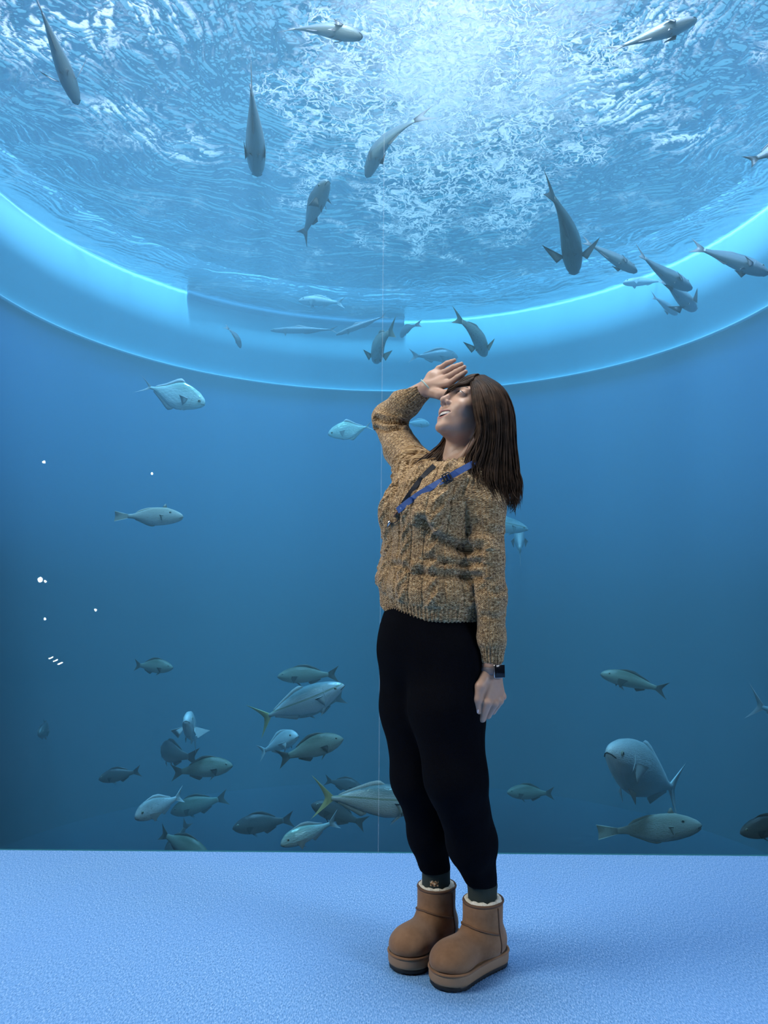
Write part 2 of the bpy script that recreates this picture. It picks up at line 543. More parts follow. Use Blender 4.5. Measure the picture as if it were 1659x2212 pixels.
def surface_nets(fn, lo, hi, h, B=8, slack=1.6):
    """sparse surface nets: vertices (n,3) and quads (m,4)"""
    lo = np.asarray(lo, float)
    hi = np.asarray(hi, float)
    nb = np.ceil((hi - lo) / (h * B)).astype(int) + 1
    bi = np.stack(np.meshgrid(*[np.arange(n) for n in nb], indexing='ij'), -1).reshape(-1, 3)
    cen = lo + (bi + 0.5) * B * h
    dist = np.concatenate([fn(cen[i:i + 200000]) for i in range(0, len(cen), 200000)])
    bi = bi[np.abs(dist) < slack * 0.87 * B * h]
    n1 = B + 1
    off = np.stack(np.meshgrid(*[np.arange(n1)] * 3, indexing='ij'), -1).reshape(-1, 3)
    S = nb * B + 4                                   # cells per axis for ids
    ids_all, vert_all = [], []
    face_parts = []
    corners = np.array([[i, j, k] for i in (0, 1) for j in (0, 1) for k in (0, 1)])
    edges = [(a, b) for a in range(8) for b in range(a + 1, 8) if np.abs(corners[a] - corners[b]).sum() == 1]
    CH = 400
    for c0 in range(0, len(bi), CH):
        bb = bi[c0:c0 + CH]
        g = bb[:, None, :] * B + off[None]
        f = fn((lo + g.reshape(-1, 3) * h)).reshape(len(bb), n1, n1, n1)
        cv = np.stack([f[:, i:i + B, j:j + B, k:k + B] for i, j, k in corners], -1)
        ins = cv < 0
        act = ins.any(-1) & ~ins.all(-1)
        w = np.argwhere(act)
        if not len(w):
            continue
        vals = cv[act]
        acc = np.zeros((len(w), 3))
        cnt = np.zeros(len(w))
        for a, b in edges:
            va, vb = vals[:, a], vals[:, b]
            m = (va < 0) != (vb < 0)
            t = np.where(m, va / np.where(m, va - vb, 1), 0)
            pt = corners[a] + t[:, None] * (corners[b] - corners[a])
            acc += pt * m[:, None]
            cnt += m
        cell = bb[w[:, 0]] * B + w[:, 1:]
        vert_all.append(lo + (cell + acc / cnt[:, None]) * h)
        cid = (cell[:, 0] * S[1] + cell[:, 1]) * S[2] + cell[:, 2]
        ids_all.append(cid)
        st = (S[1] * S[2], S[2], 1)
        for ax in range(3):                          # edge from corner 0 along ax
            b = int((corners @ np.array([4, 2, 1]) == [4, 2, 1][ax]).argmax())
            va, vb = vals[:, 0], vals[:, b]
            m = (va < 0) != (vb < 0)
            u, v = (ax + 1) % 3, (ax + 2) % 3
            i0 = cid[m]
            q = np.stack([i0, i0 - st[u], i0 - st[u] - st[v], i0 - st[v]], 1)
            flip = va[m] >= 0
            q[flip] = q[flip][:, ::-1]
            face_parts.append(q)
    ids = np.concatenate(ids_all)
    V = np.concatenate(vert_all)
    F = np.concatenate(face_parts)
    o = np.argsort(ids)
    ids, V = ids[o], V[o]
    pos = np.searchsorted(ids, F)
    pos = np.clip(pos, 0, len(ids) - 1)
    ok = (ids[pos] == F).all(1)
    return V, pos[ok]


def relax(V, F, it=2, lam=0.5, mask=None):
    for _ in range(it):
        acc = np.zeros_like(V)
        cnt = np.zeros(len(V))
        for k in range(F.shape[1]):
            a, b = F[:, k], F[:, (k + 1) % F.shape[1]]
            for ax in range(3):
                acc[:, ax] += np.bincount(a, V[b, ax], len(V)) + np.bincount(b, V[a, ax], len(V))
            cnt += np.bincount(a, minlength=len(V)) + np.bincount(b, minlength=len(V))
        m = acc / np.maximum(cnt, 1)[:, None] - V
        V = V + lam * (m if mask is None else m * mask[:, None])
    return V


def normals(V, F):
    n = np.cross(V[F[:, 2]] - V[F[:, 0]], V[F[:, 3 % F.shape[1]]] - V[F[:, 1]])
    N = np.zeros_like(V)
    for k in range(F.shape[1]):
        for ax in range(3):
            N[:, ax] += np.bincount(F[:, k], n[:, ax], len(V))
    return N / np.maximum(np.linalg.norm(N, axis=1), 1e-12)[:, None]


def join_np(parts):
    Vs, Fs, n = [], [], 0
    for V, F in parts:
        Vs.append(V)
        Fs.append(F + n)
        n += len(V)
    return np.concatenate(Vs), np.concatenate(Fs)


def tube(points, radii, seg=8, closed=False, flat=None, up=(0, 0, 1)):
    """tube through points; flat = (w, h) factors for a flat section"""
    pts = [np.asarray(p, float) for p in points]
    n = len(pts)
    radii = [radii] * n if np.isscalar(radii) else list(radii)
    V, F = [], []
    u = None
    for i, p in enumerate(pts):
        if closed:
            t = pts[(i + 1) % n] - pts[i - 1]
        else:
            t = pts[min(i + 1, n - 1)] - pts[max(i - 1, 0)]
        t = unit(t)
        if u is None:
            ref = np.asarray(up, float)
            if abs(ref @ t) > 0.95:
                ref = V3(1, 0, 0) if abs(t[0]) < 0.9 else V3(0, 1, 0)
            u = unit(np.cross(ref, t))
        else:
            u = unit(u - (u @ t) * t)
        w = np.cross(t, u)
        for k in range(seg):
            a = 2 * PI * k / seg
            ca, sa = math.cos(a), math.sin(a)
            if flat:
                ca *= flat[0]
                sa *= flat[1]
            V.append(p + radii[i] * (ca * u + sa * w))
    m = n if closed else n - 1
    for i in range(m):
        j = (i + 1) % n
        for k in range(seg):
            l = (k + 1) % seg
            F.append((i * seg + k, i * seg + l, j * seg + l, j * seg + k))
    V = np.array(V)
    if not closed:
        a, b = len(V), len(V) + 1
        V = np.concatenate([V, [pts[0]], [pts[-1]]])
        for k in range(seg):
            l = (k + 1) % seg
            F.append((a, l, k, k))
            F.append((b, (n - 1) * seg + k, (n - 1) * seg + l, (n - 1) * seg + l))
    return V, np.array(F)


def fix_tris(F):
    """rows with a repeated last index become triangles"""
    out = []
    for f in F:
        out.append(tuple(dict.fromkeys(int(i) for i in f)))
    return out


def tube_obj(name, points, radii, mat, parent=None, seg=8, closed=False, flat=None, up=(0, 0, 1)):
    V, F = tube(points, radii, seg, closed, flat, up)
    return mesh_obj(name, V, fix_tris(F), mat, parent)


def catmull(pts, n):
    """n points along a smooth curve through pts"""
    P_ = [np.asarray(p, float) for p in pts]
    P_ = [2 * P_[0] - P_[1]] + P_ + [2 * P_[-1] - P_[-2]]
    m = len(P_) - 3
    out = []
    for i in range(n):
        s = i / (n - 1) * m
        k = min(int(s), m - 1)
        t = s - k
        a, b, c, d = P_[k:k + 4]
        out.append(0.5 * ((2 * b) + (c - a) * t + (2 * a - 5 * b + 4 * c - d) * t * t + (3 * b - a - 3 * c + d) * t ** 3))
    return out


def place_children(o, parent):
    o.parent = parent
    return o


# ------------------------------------------------------------------ the woman
from mathutils.bvhtree import BVHTree

ZUP = V3(0, 0, 1)
BF = unit(V3(-0.77, -0.64, 0))          # where her chest faces
BL = V3(-BF[1], BF[0], 0) * 1.0         # her left side
BL = V3(0.64, -0.77, 0)
HC = npP(1021, 894, 2.12)               # head centre
yaw, pit = math.radians(58), math.radians(28)
HF = V3(-math.sin(yaw) * math.cos(pit), -math.cos(yaw) * math.cos(pit), math.sin(pit))
HL = V3(math.cos(yaw), -math.sin(yaw), 0)
HU = np.cross(HF, HL)
HR = frame(HL, HF, HU)


def hw(x, y, z):
    """head coordinates (left, forward, up) to the world"""
    return HC + HR @ V3(x, y, z)


def bvh_of(o):
    me = o.data
    return BVHTree.FromPolygons([v.co.copy() for v in me.vertices], [tuple(p.vertices) for p in me.polygons])


def snap(bvh, px, py, off=0.0):
    r = pix_ray(px, py).normalized()
    hit = bvh.ray_cast(Vector((0, 0, CAM_Z)), r)
    if hit[0] is None:
        return None
    n = hit[1] if hit[1].dot(r) < 0 else -hit[1]
    return np.array(hit[0] + n * off)


# ---- skin
t = NT('skin')
inside = t.n('Attribute', attribute_name='mouth').outputs['Fac']
nz = t.n('TexNoise', {'Vector': t.n('TexCoord').outputs['Object'], 'Scale': 60.0, 'Detail': 3.0})
skin_c = t.mix(nz.outputs[0], (0.42, 0.27, 0.20), (0.49, 0.32, 0.24))
M_SKIN = t.bsdf(t.mix(inside, skin_c, (0.035, 0.008, 0.008)), 0.48, sss=0.15)


def neck_sdf(p):
    d = d_cap(p, npP(984, 1040, 2.14), npP(1002, 945, 2.135), 0.052, 0.046)
    d = smin(d, d_cap(p, npP(915, 1052, 2.20), npP(1030, 1065, 2.08), 0.03), 0.05)
    # the tendon down the side of the throat
    d = smin(d, d_cap(p, hw(0.055, -0.02, -0.06), npP(966, 1030, 2.075), 0.012, 0.010), 0.022)
    return d


def head_sdf(p):
    q = (p - HC) @ HR
    sx = np.abs(q[:, 0])
    qs = q.copy()
    qs[:, 0] = sx
    d = d_ell(q, (0, -0.016, 0.034), (0.073, 0.091, 0.084))
    d = smin(d, d_ell(q, (0, 0.028, -0.022), (0.060, 0.060, 0.080)), 0.02)
    d = smin(d, d_ell(q, (0, 0.034, -0.072), (0.040, 0.040, 0.030)), 0.02)           # jaw
    d = smin(d, d_cap(qs, V3(0.052, -0.008, -0.050), V3(0.014, 0.066, -0.093), 0.011, 0.010), 0.020)
    d = smin(d, d_ell(q, (0, 0.074, -0.098), (0.015, 0.012, 0.012)), 0.016)          # chin
    d = smin(d, d_ell(qs, (0.036, 0.0595, -0.030), (0.020, 0.019, 0.019)), 0.018)    # cheek raised by the smile
    d = smin(d, d_cap(qs, V3(0.012, 0.084, 0.026), V3(0.044, 0.064, 0.024), 0.006, 0.006), 0.012)   # brow
    # eye sockets and closed-in lids
    d = smax(d, -d_ell(qs, (0.031, 0.098, 0.008), (0.017, 0.0145, 0.010)), 0.012)
    d = smin(d, d_ell(qs, (0.0305, 0.0720, 0.0055), (0.0155, 0.0142, 0.0120)), 0.006)
        # nose
    d = smin(d, d_chain(q, [V3(0, 0.079, 0.022), V3(0, 0.088, 0.002), V3(0, 0.1005, -0.022)], [0.0065, 0.0068, 0.0085], 0.006), 0.012)
    d = smin(d, d_ell(q, (0, 0.1015, -0.0265), (0.0095, 0.0090, 0.0080)), 0.006)
    d = smin(d, d_ell(qs, (0.0115, 0.0915, -0.0300), (0.0065, 0.0085, 0.0062)), 0.006)
    d = smax(d, -d_ell(qs, (0.0065, 0.0970, -0.0372), (0.0032, 0.0050, 0.0042)), 0.002)
    # mouth: muzzle, then the open smile
    d = smin(d, d_ell(q, (0, 0.063, -0.060), (0.032, 0.030, 0.026)), 0.014)
    d = smax(d, -d_cap(qs, V3(0.021, 0.094, -0.038), V3(0.036, 0.077, -0.062), 0.0012, 0.002), 0.007)    # smile lines
    m = np.stack([q[:, 0], q[:, 1], q[:, 2] - 11.0 * q[:, 0] ** 2], 1)
    d = smax(d, -d_ell(m, (0, 0.089, -0.0650), (0.0275, 0.026, 0.0100)), 0.003)
    # ears
    d = smin(d, d_ell(qs, (0.073, -0.012, -0.012), (0.006, 0.018, 0.030)), 0.006)
    d = smax(d, -d_ell(qs, (0.080, -0.010, -0.008), (0.005, 0.010, 0.018)), 0.004)
    return d


def hn_sdf(p):
    return smin(head_sdf(p), neck_sdf(p), 0.018)


hV, hF = surface_nets(hn_sdf, HC - 0.20 - V3(0, 0, 0.05), HC + 0.19, 0.0019)
hV = relax(hV, hF, 1, 0.4)
q = (hV - HC) @ HR
mz = q[:, 2] - 11.0 * q[:, 0] ** 2
mouth_in = ((np.abs(q[:, 0]) < 0.028) & (np.abs(mz + 0.065) < 0.0118) & (q[:, 1] > 0.05)
            & (q[:, 1] < 0.089 - 16 * q[:, 0] ** 2)).astype(np.float32)

# ---- hands.  Left hand hangs, loosely closed, back of the hand outward
LW = npP(1063, 1440, 2.015)
DN = unit(V3(0.01, -0.03, -1.0))
LFo = unit(BF - (BF @ DN) * DN)          # towards the thumb side
LBk = -np.cross(DN, LFo)                 # back of the hand
if LBk @ BL < 0:
    LBk = -LBk


def lh(f, b, dn):
    return LW + LFo * f + LBk * b + DN * dn


def left_hand_sdf(p):
    d = d_cap(p, lh(0, 0, -0.09), lh(0, 0, 0.0), 0.026, 0.0235)
    d = smin(d, d_cap(p, lh(0.004, 0, 0.0), lh(0.004, 0, 0.03), 0.021, 0.020), 0.015)
    mcp = [(0.031, 0.010, 0.088), (0.010, 0.014, 0.091), (-0.011, 0.012, 0.086), (-0.029, 0.006, 0.077)]
    for i, (f, b, z) in enumerate(mcp):
        d = smin(d, d_cap(p, lh(0.35 * f, 0.002, 0.025), lh(f, b - 0.004, z - 0.004), 0.015, 0.0115), 0.012)
    pip = [(0.030, -0.010, 0.128), (0.008, -0.012, 0.122), (-0.013, -0.014, 0.113), (-0.031, -0.016, 0.098)]
    dip = [(0.031, -0.033, 0.122), (0.011, -0.034, 0.115), (-0.009, -0.034, 0.106), (-0.026, -0.034, 0.091)]
    tip = [(0.030, -0.034, 0.101), (0.011, -0.035, 0.100), (-0.008, -0.034, 0.095), (-0.024, -0.033, 0.084)]
    for i in range(4):
        r = 0.0098 if i < 3 else 0.0083
        e = d_chain(p, [lh(*mcp[i]), lh(*pip[i]), lh(*dip[i]), lh(*tip[i])], [r * 1.08, r, r * 0.9, r * 0.72], 0.003)
        d = smin(d, e, 0.0045)
        d = smin(d, np.linalg.norm(p - lh(mcp[i][0], mcp[i][1] + 0.002, mcp[i][2]), axis=1) - 0.0085, 0.006)
    th = [lh(0.018, -0.002, 0.022), lh(0.043, -0.002, 0.048), lh(0.049, -0.006, 0.080), lh(0.046, -0.012, 0.110)]
    d = smin(d, d_chain(p, th, [0.017, 0.0135, 0.0108, 0.0085], 0.006), 0.005)
    return d


# right hand shades her eyes, palm towards the camera
RWr = npP(918, 842, 2.21)
R_MCP = [npP(948, 797, 2.215), npP(957, 806, 2.195), npP(965, 816, 2.175), npP(971, 828, 2.16)]
R_PIP = [npP(965, 785, 2.205), npP(978, 794, 2.18), npP(985, 804, 2.16), npP(989, 815, 2.14)]
R_TIP = [npP(982, 778, 2.19), npP(997, 786, 2.165), npP(1003, 793, 2.14), npP(1006, 803, 2.12)]
FA_ELB, FA_CUF = npP(834, 897, 2.35), npP(914, 838, 2.22)
PALM_N = unit(np.cross(R_MCP[3] - R_MCP[0], R_MCP[1] - RWr))
if PALM_N[1] > 0:
    PALM_N = -PALM_N                     # points to the camera side


def right_hand_sdf(p):
    d = d_cap(p, FA_ELB * 0.3 + FA_CUF * 0.7, RWr + 0.12 * (R_MCP[1] - RWr), 0.027, 0.024)
    for i, m in enumerate(R_MCP):
        a = RWr * 0.85 + m * 0.15
        d = smin(d, d_cap(p, a, m, 0.0165, 0.0108), 0.014)
    d = smin(d, d_ell(p, RWr * 0.45 + R_MCP[0] * 0.55 + PALM_N * 0.006, (0.016, 0.016, 0.018)), 0.015)
    for i in range(4):
        r = [0.0076, 0.0086, 0.0089, 0.0086][i]
        mid = (R_PIP[i] + R_TIP[i]) / 2 - PALM_N * 0.001
        e = d_chain(p, [R_MCP[i], R_PIP[i], mid, R_TIP[i]], [r * 1.1, r, r * 0.92, r * 0.70], 0.003)
        d = smin(d, e, 0.0035)
    th = [npP(934, 846, 2.195), npP(952, 852, 2.165), npP(966, 850, 2.14), npP(976, 842, 2.12)]
    d = smin(d, d_chain(p, th, [0.019, 0.0150, 0.0112, 0.0085], 0.006), 0.006)
    return d


lV, lF = surface_nets(left_hand_sdf, LW - V3(0.09, 0.09, 0.16), LW + V3(0.09, 0.09, 0.10), 0.0017)
rV, rF = surface_nets(right_hand_sdf, RWr - V3(0.12, 0.14, 0.10), RWr + V3(0.15, 0.14, 0.13), 0.0017)

# ---- the body inside the clothes
SECT = [(1345, 822, 1034), (1300, 819, 1036), (1240, 821, 1032), (1180, 827, 1028), (1130, 830, 1035), (1090, 834, 1045),
        (1050, 844, 1056), (1020, 866, 1050), (1003, 900, 1035)]
SECT = SECT[::-1]
sz = np.array([P(900, r, 2.12).z for r, a, b in SECT])
scx = np.array([P((a + b) / 2, r, 2.12).x for r, a, b in SECT])
shx = np.array([(P(b, r, 2.12).x - P(a, r, 2.12).x) / 2 for r, a, b in SECT])
_o = np.argsort(sz)
sz, scx, shx = sz[_o], scx[_o], shx[_o]


def torso_sdf(p, shrink=0.0):
    z = np.clip(p[:, 2], sz[0], sz[-1])
    cx = np.interp(z, sz, scx)
    a = np.interp(z, sz, shx) / 0.878 - shrink
    u = (p[:, 0] - cx) * BL[0] + (p[:, 1] - 2.13) * BL[1]
    v = (p[:, 0] - cx) * BF[0] + (p[:, 1] - 2.13) * BF[1]
    k0 = np.sqrt((u / a) ** 2 + (v / (0.78 * a)) ** 2)
    k1 = np.sqrt((u / a ** 2) ** 2 + (v / (0.78 * a) ** 2) ** 2)
    d = k0 * (k0 - 1) / np.maximum(k1, 1e-6)
    return smax(d, np.maximum(sz[0] - p[:, 2], p[:, 2] - sz[-1]), 0.02)


LA = [npP(1020, 1040, 2.08), npP(1048, 1095, 2.035), npP(1049, 1200, 2.02), npP(1060, 1290, 2.01), npP(1062, 1380, 2.01), npP(1063, 1433, 2.015)]
LAR = [0.052, 0.053, 0.0475, 0.040, 0.0345, 0.0305]
RA = [npP(905, 1020, 2.20), npP(868, 972, 2.27), npP(838, 905, 2.35), npP(876, 870, 2.285), npP(917, 838, 2.22)]
RAR = [0.064, 0.052, 0.0475, 0.0445, 0.0335]
legs = {
    'near': ([npP(972, 1420, 2.08), npP(965, 1530, 2.06), npP(985, 1680, 2.04), npP(1020, 1820, 2.11), npP(1042, 1912, 2.165)],
             [0.105, 0.096, 0.077, 0.062, 0.041]),
    'far': ([npP(900, 1420, 2.16), npP(900, 1530, 2.18), npP(903, 1680, 2.18), npP(925, 1800, 2.23), npP(942, 1882, 2.262)],
            [0.104, 0.098, 0.070, 0.053, 0.043])}


def body_sdf(p):
    d = torso_sdf(p, 0.045)
    d = smin(d, d_chain(p, LA, [r - 0.020 for r in LAR[:-1]] + [LAR[-1] - 0.008]), 0.03)
    d = smin(d, d_chain(p, RA, [r - 0.022 for r in RAR[:-1]] + [RAR[-1] - 0.010]), 0.03)
    d = smin(d, d_ell(p, npP(938, 1395, 2.12), (0.125, 0.10, 0.11)), 0.03)
    for pts, rs in legs.values():
        d = smin(d, d_chain(p, pts, [r * 0.78 for r in rs]), 0.03)
        
    return smin(d, neck_sdf(p), 0.03)


bV, bF = surface_nets(body_sdf, V3(-0.1, 1.8, 0.1), V3(0.55, 2.55, 1.42), 0.011)
nh = len(hV)
V, F = join_np([(hV, hF), (bV, bF), (lV, lF), (rV, rF)])
woman = np_obj('person', V, F, M_SKIN)
at = woman.data.attributes.new('mouth', 'FLOAT', 'POINT')
arr = np.zeros(len(V), np.float32)
arr[:nh] = mouth_in
at.data.foreach_set('value', arr)
tag(woman, 'person in a tan cable-knit sweater and black trousers shading the eyes with one hand', 'person')

# ---- eyes, brows, lips, teeth, nails
t = NT('eye')
ec = t.n('Attribute', attribute_name='iris').outputs['Fac']
M_EYE = t.bsdf(t.ramp(ec, [(0.0, (0.004, 0.003, 0.003)), (0.50, (0.014, 0.008, 0.005)), (0.56, (0.62, 0.60, 0.60))]), 0.12)
M_BROW = simple('brow_hair', (0.022, 0.015, 0.012), 0.8)
M_LIP = simple('lip', (0.46, 0.20, 0.17), 0.42)
M_TEETH = simple('tooth_enamel', (0.85, 0.83, 0.78), 0.25)
HB = BVHTree.FromPolygons([tuple(v_) for v_ in hV], [tuple(f_) for f_ in hF])


def face(x, z, off=0.0):
    """point of the face surface at head coordinates x, z"""
    hit = HB.ray_cast(Vector(hw(x, 0.16, z)), Vector(-HF))
    return np.array(hit[0]) + HF * off


def uv_sphere(name, r, mat, parent=None, n=20, m=14, scale=(1, 1, 1)):
    v, f = [], []
    for i in range(m + 1):
        a = PI * i / m
        for k in range(n):
            b = 2 * PI * k / n
            v.append((r * math.sin(a) * math.cos(b) * scale[0], r * math.sin(a) * math.sin(b) * scale[1], r * math.cos(a) * scale[2]))
    for i in range(m):
        for k in range(n):
            l = (k + 1) % n
            f.append((i * n + k, (i + 1) * n + k, (i + 1) * n + l, i * n + l))
    return mesh_obj(name, v, f, mat, parent)


def lid(u, up):
    """height of the lid line over the eye, u from the inner to the outer corner"""
    e = max(0.0, 1 - (2 * u - 1) ** 2)
    base = 0.0015 + 0.002 * u
    return base + (0.0074 * e ** 0.8 * (1.15 - 0.3 * u) if up else 0.0016 * e)


for s in (1, -1):
    ev, ef, ir = [], [], []
    nu, nv = 22, 8
    for i in range(nu + 1):
        u = i / nu
        x = 0.0165 + 0.0270 * u
        z0, z1 = lid(u, False), lid(u, True)
        for k in range(nv + 1):
            z = z0 + (z1 - z0) * k / nv
            ev.append(face(s * x, z, 0.0007 + 0.0006 * math.sin(PI * u)))
            ir.append(min(1.0, math.hypot(x - (0.0275 if s > 0 else 0.0290), (z - 0.0065)) / 0.0160))
    for i in range(nu):
        for k in range(nv):
            a_ = i * (nv + 1) + k
            ef.append((a_, a_ + 1, a_ + nv + 2, a_ + nv + 1))
    e = mesh_obj('eye', ev, ef, M_EYE, woman)
    at = e.data.attributes.new('iris', 'FLOAT', 'POINT')
    at.data.foreach_set('value', np.array(ir, np.float32))
    tube_obj('eyelash', [face(s * (0.0155 + 0.0300 * u), lid(min(u, 1.0), True) - (0.0015 if u > 1 else 0), 0.0004) for u in np.linspace(0, 1.0, 12)],
             [0.0003 + 0.0010 * math.sin(PI * min(1, (i + 1) / 13)) for i in range(12)], M_BROW, woman, seg=6)
    tube_obj('eyebrow', [face(s * x, z, 0.0001) for x, z in ((0.012, 0.0225), (0.018, 0.0255), (0.026, 0.0285), (0.034, 0.0295), (0.042, 0.0275), (0.049, 0.0230))],
             [0.0012, 0.0024, 0.0027, 0.0022, 0.0015, 0.0004], M_BROW, woman, seg=8, flat=(1.0, 0.40), up=tuple(HF))


def mouth_arc(zo, yo, n=15, w=0.0290):
    out = []
    for i in range(n):
        x = w * (2 * i / (n - 1) - 1)
        e = max(0, 1 - (x / w) ** 2)
        z = -0.0650 + 11.0 * x * x + zo * e ** 0.6
        zz = z + (0.004 if zo > 0 else -0.004)
        out.append(face(x, zz, -0.0018 + yo * e) + HU * (z - zz))
    return out


lip_r = [0.0008 + 0.0020 * max(0, 1 - abs(2 * i / 14 - 1) ** 1.7) for i in range(15)]
tube_obj('upper_lip', mouth_arc(0.0105, 0.0005), [r * 0.80 for r in lip_r], M_LIP, woman, seg=8)
tube_obj('lower_lip', mouth_arc(-0.0108, 0.0005), [r * 1.25 for r in lip_r], M_LIP, woman, seg=8)
tv, tf = [], []
N = 61
for i in range(N):
    x = 0.0235 * (2 * i / (N - 1) - 1)
    gap = abs(math.sin(PI * (x + 0.0235) / 0.00671)) ** 0.22
    y = 0.0655 + 0.0215 * math.sqrt(max(0, 1 - (x / 0.0285) ** 2)) + 0.0008 * gap
    for z in (0.0100, 0.0050, 0.0002 - 0.0016 * gap):
        tv.append(hw(x, y, -0.0650 + 10.0 * x * x + z))
for i in range(N - 1):
    for k in range(2):
        a = i * 3 + k
        tf.append((a, a + 1, a + 4, a + 3))
teeth = mesh_obj('teeth', tv, tf, M_TEETH, woman)
sm_ = teeth.modifiers.new('solid', 'SOLIDIFY')
sm_.thickness = 0.0015
# thumb nail of the hanging hand
nl = uv_sphere('thumbnail', 1.0, simple('nail', (0.80, 0.62, 0.62), 0.2), woman, scale=(0.0058, 0.0028, 0.0082))
nl.matrix_local = Matrix.Translation(Vector(lh(0.0515, -0.008, 0.106))) @ Matrix([[(np.cross(DN, unit(LFo + 0.3 * LBk)))[i], unit(LFo + 0.3 * LBk)[i], DN[i]] for i in range(3)]).to_4x4()

# ------------------------------------------------------------------ sweater
NZ = [Noise2(20 + i) for i in range(4)]


def sleeves_sdf(p):
    d = d_chain(p, LA, LAR, 0.02)
    return d


def hem_dist(p):
    z0 = P(940, 1352, 2.05).z
    x0 = P(925, 1352, 2.12).x
    dx = np.maximum(0, x0 - p[:, 0])
    return p[:, 2] - (z0 + 1.9 * dx * dx + 0.05 * dx + 0.10 * np.clip(p[:, 1] - 2.10, -0.05, 0.2))


def sweater_sdf(p):
    d = torso_sdf(p)
    ch = npP(945, 1108, 2.13)
    for s in (1, -1):
        d = smin(d, d_ell(p, ch + BF * 0.075 + BL * 0.065 * s - ZUP * 0.0, (0.062, 0.062, 0.060)), 0.05)
    d = smin(d, d_chain(p, [npP(900, 1022, 2.20), npP(985, 1022, 2.145), npP(1030, 1052, 2.08)], [0.05, 0.040, 0.05], 0.03), 0.05)
    d = smax(d, -hem_dist(p), 0.010)
    left = d_chain(p, LA, LAR, 0.02)
    left = smax(left, d_plane(p, LA[-1], unit(LA[-1] - LA[-2])), 0.006)
    right = d_chain(p, RA, RAR, 0.02)
    right = smax(right, d_plane(p, RA[-1], unit(RA[-1] - RA[-2])), 0.006)
    zt = p[:, 2]
    kl = 0.004 + 0.05 * np.clip((zt - 1.12) / 0.12, 0, 1)
    h = np.clip(0.5 + 0.5 * (left - d) / kl, 0, 1)
    d = left + (d - left) * h - kl * h * (1 - h)
    d = smin(d, right, 0.035)
    # neck opening and collar
    nc = npP(984, 1026, 2.115)
    nax = unit(V3(0.16, 0.20, 1.0))
    e1 = unit(np.cross(nax, V3(0, 1, 0)))
    e2 = np.cross(nax, e1)
    d = smax(d, -d_cap(p, nc - nax * 0.03, nc + nax * 0.2, 0.053, 0.075), 0.006)
    w = p - nc
    hz = w @ nax
    rr = np.sqrt((w @ e1) ** 2 + (w @ e2) ** 2)
    ring = np.sqrt((rr - 0.060) ** 2 + (hz * 0.62) ** 2) - 0.0085
    d = smin(d, ring, 0.008)
    return d


sV, sF = surface_nets(sweater_sdf, V3(-0.15, 1.80, 0.62), V3(0.50, 2.50, 1.55), 0.0042)
sV = relax(sV, sF, 2, 0.5)


def subdivide(V, F):
    """one linear split of every quad, then a little smoothing"""
    n = len(V)
    e = np.stack([F, np.roll(F, -1, 1)], -1).reshape(-1, 2)
    es = np.sort(e, 1)
    key = es[:, 0].astype(np.int64) * n + es[:, 1]
    uq, inv = np.unique(key, return_inverse=True)
    a, b = uq // n, uq % n
    em = (V[a] + V[b]) / 2
    fc = V[F].mean(1)
    inv = inv.reshape(-1, 4) + n
    c = np.arange(len(F)) + n + len(uq)
    Q = [np.stack([F[:, k], inv[:, k], c, inv[:, k - 1]], 1) for k in range(4)]
    return np.concatenate([V, em, fc]), np.concatenate(Q)


sV, sF = subdivide(sV, sF)
sV = relax(sV, sF, 2, 0.5)


def chain_param(p, pts):
    """arc length along a chain, angle round it, distance"""
    best = np.full(len(p), 1e9)
    L = np.zeros(len(p))
    A = np.zeros(len(p))
    acc = 0.0
    ref = V3(0.3, 1.0, 0.2)
    for a, b in zip(pts[:-1], pts[1:]):
        ba = b - a
        ln = np.linalg.norm(ba)
        h = np.clip((p - a) @ ba / (ln * ln), 0, 1)
        w = p - a - h[:, None] * ba
        dd = np.linalg.norm(w, axis=1)
        tdir = ba / ln
        u = unit(ref - (ref @ tdir) * tdir)
        v = np.cross(tdir, u)
        ang = np.arctan2(w @ v, w @ u)
        m = dd < best
        best[m] = dd[m]
        L[m] = acc + h[m] * ln
        A[m] = ang[m]
        acc += ln
    return L, A, best, acc


lL, lAng, lD, lTot = chain_param(sV, LA)
rL, rAng, rD, rTot = chain_param(sV, RA)
dl = d_chain(sV, LA, LAR, 0.02)
dr = d_chain(sV, RA, RAR, 0.02)
dt = torso_sdf(sV)
part = np.zeros(len(sV), int)
part[(dl < dt + 0.004) & (lL > 0.05)] = 1
part[(dr < dt + 0.004) & (rL > 0.05)] = 2
cxv = np.interp(sV[:, 2], sz, scx)
tu = (sV[:, 0] - cxv) * BL[0] + (sV[:, 1] - 2.13) * BL[1]
tv_ = (sV[:, 0] - cxv) * BF[0] + (sV[:, 1] - 2.13) * BF[1]
U = np.arctan2(tu, tv_) * 0.135
Vv = sV[:, 2].copy()
U = np.where(part == 1, lAng * 0.040, np.where(part == 2, rAng * 0.043, U))
_lax = unit(LA[-1] - LA[1])
Vv = np.where(part == 1, -((sV - LA[0]) @ _lax), np.where(part == 2, rL, Vv))
hemd = hem_dist(sV)
cuffd = np.where(part == 1, lTot - lL, np.where(part == 2, rTot - rL, 9))
rib = np.where(part == 0, np.clip((0.058 - hemd) / 0.008, 0, 1), np.clip((0.050 - cuffd) / 0.008, 0, 1))
nc_ = npP(984, 1026, 2.115)
w_ = sV - nc_
nax_ = unit(V3(0.16, 0.20, 1.0))
ndist = np.linalg.norm(w_ - (w_ @ nax_)[:, None] * nax_, axis=1)
colr = np.clip((0.074 - ndist) / 0.004, 0, 1) * (np.abs(w_ @ nax_) < 0.03)
nAng = np.arctan2(w_[:, 0], w_[:, 1])
U = np.where(colr > 0.5, nAng * 0.065, U)
rib = np.maximum(rib, colr)
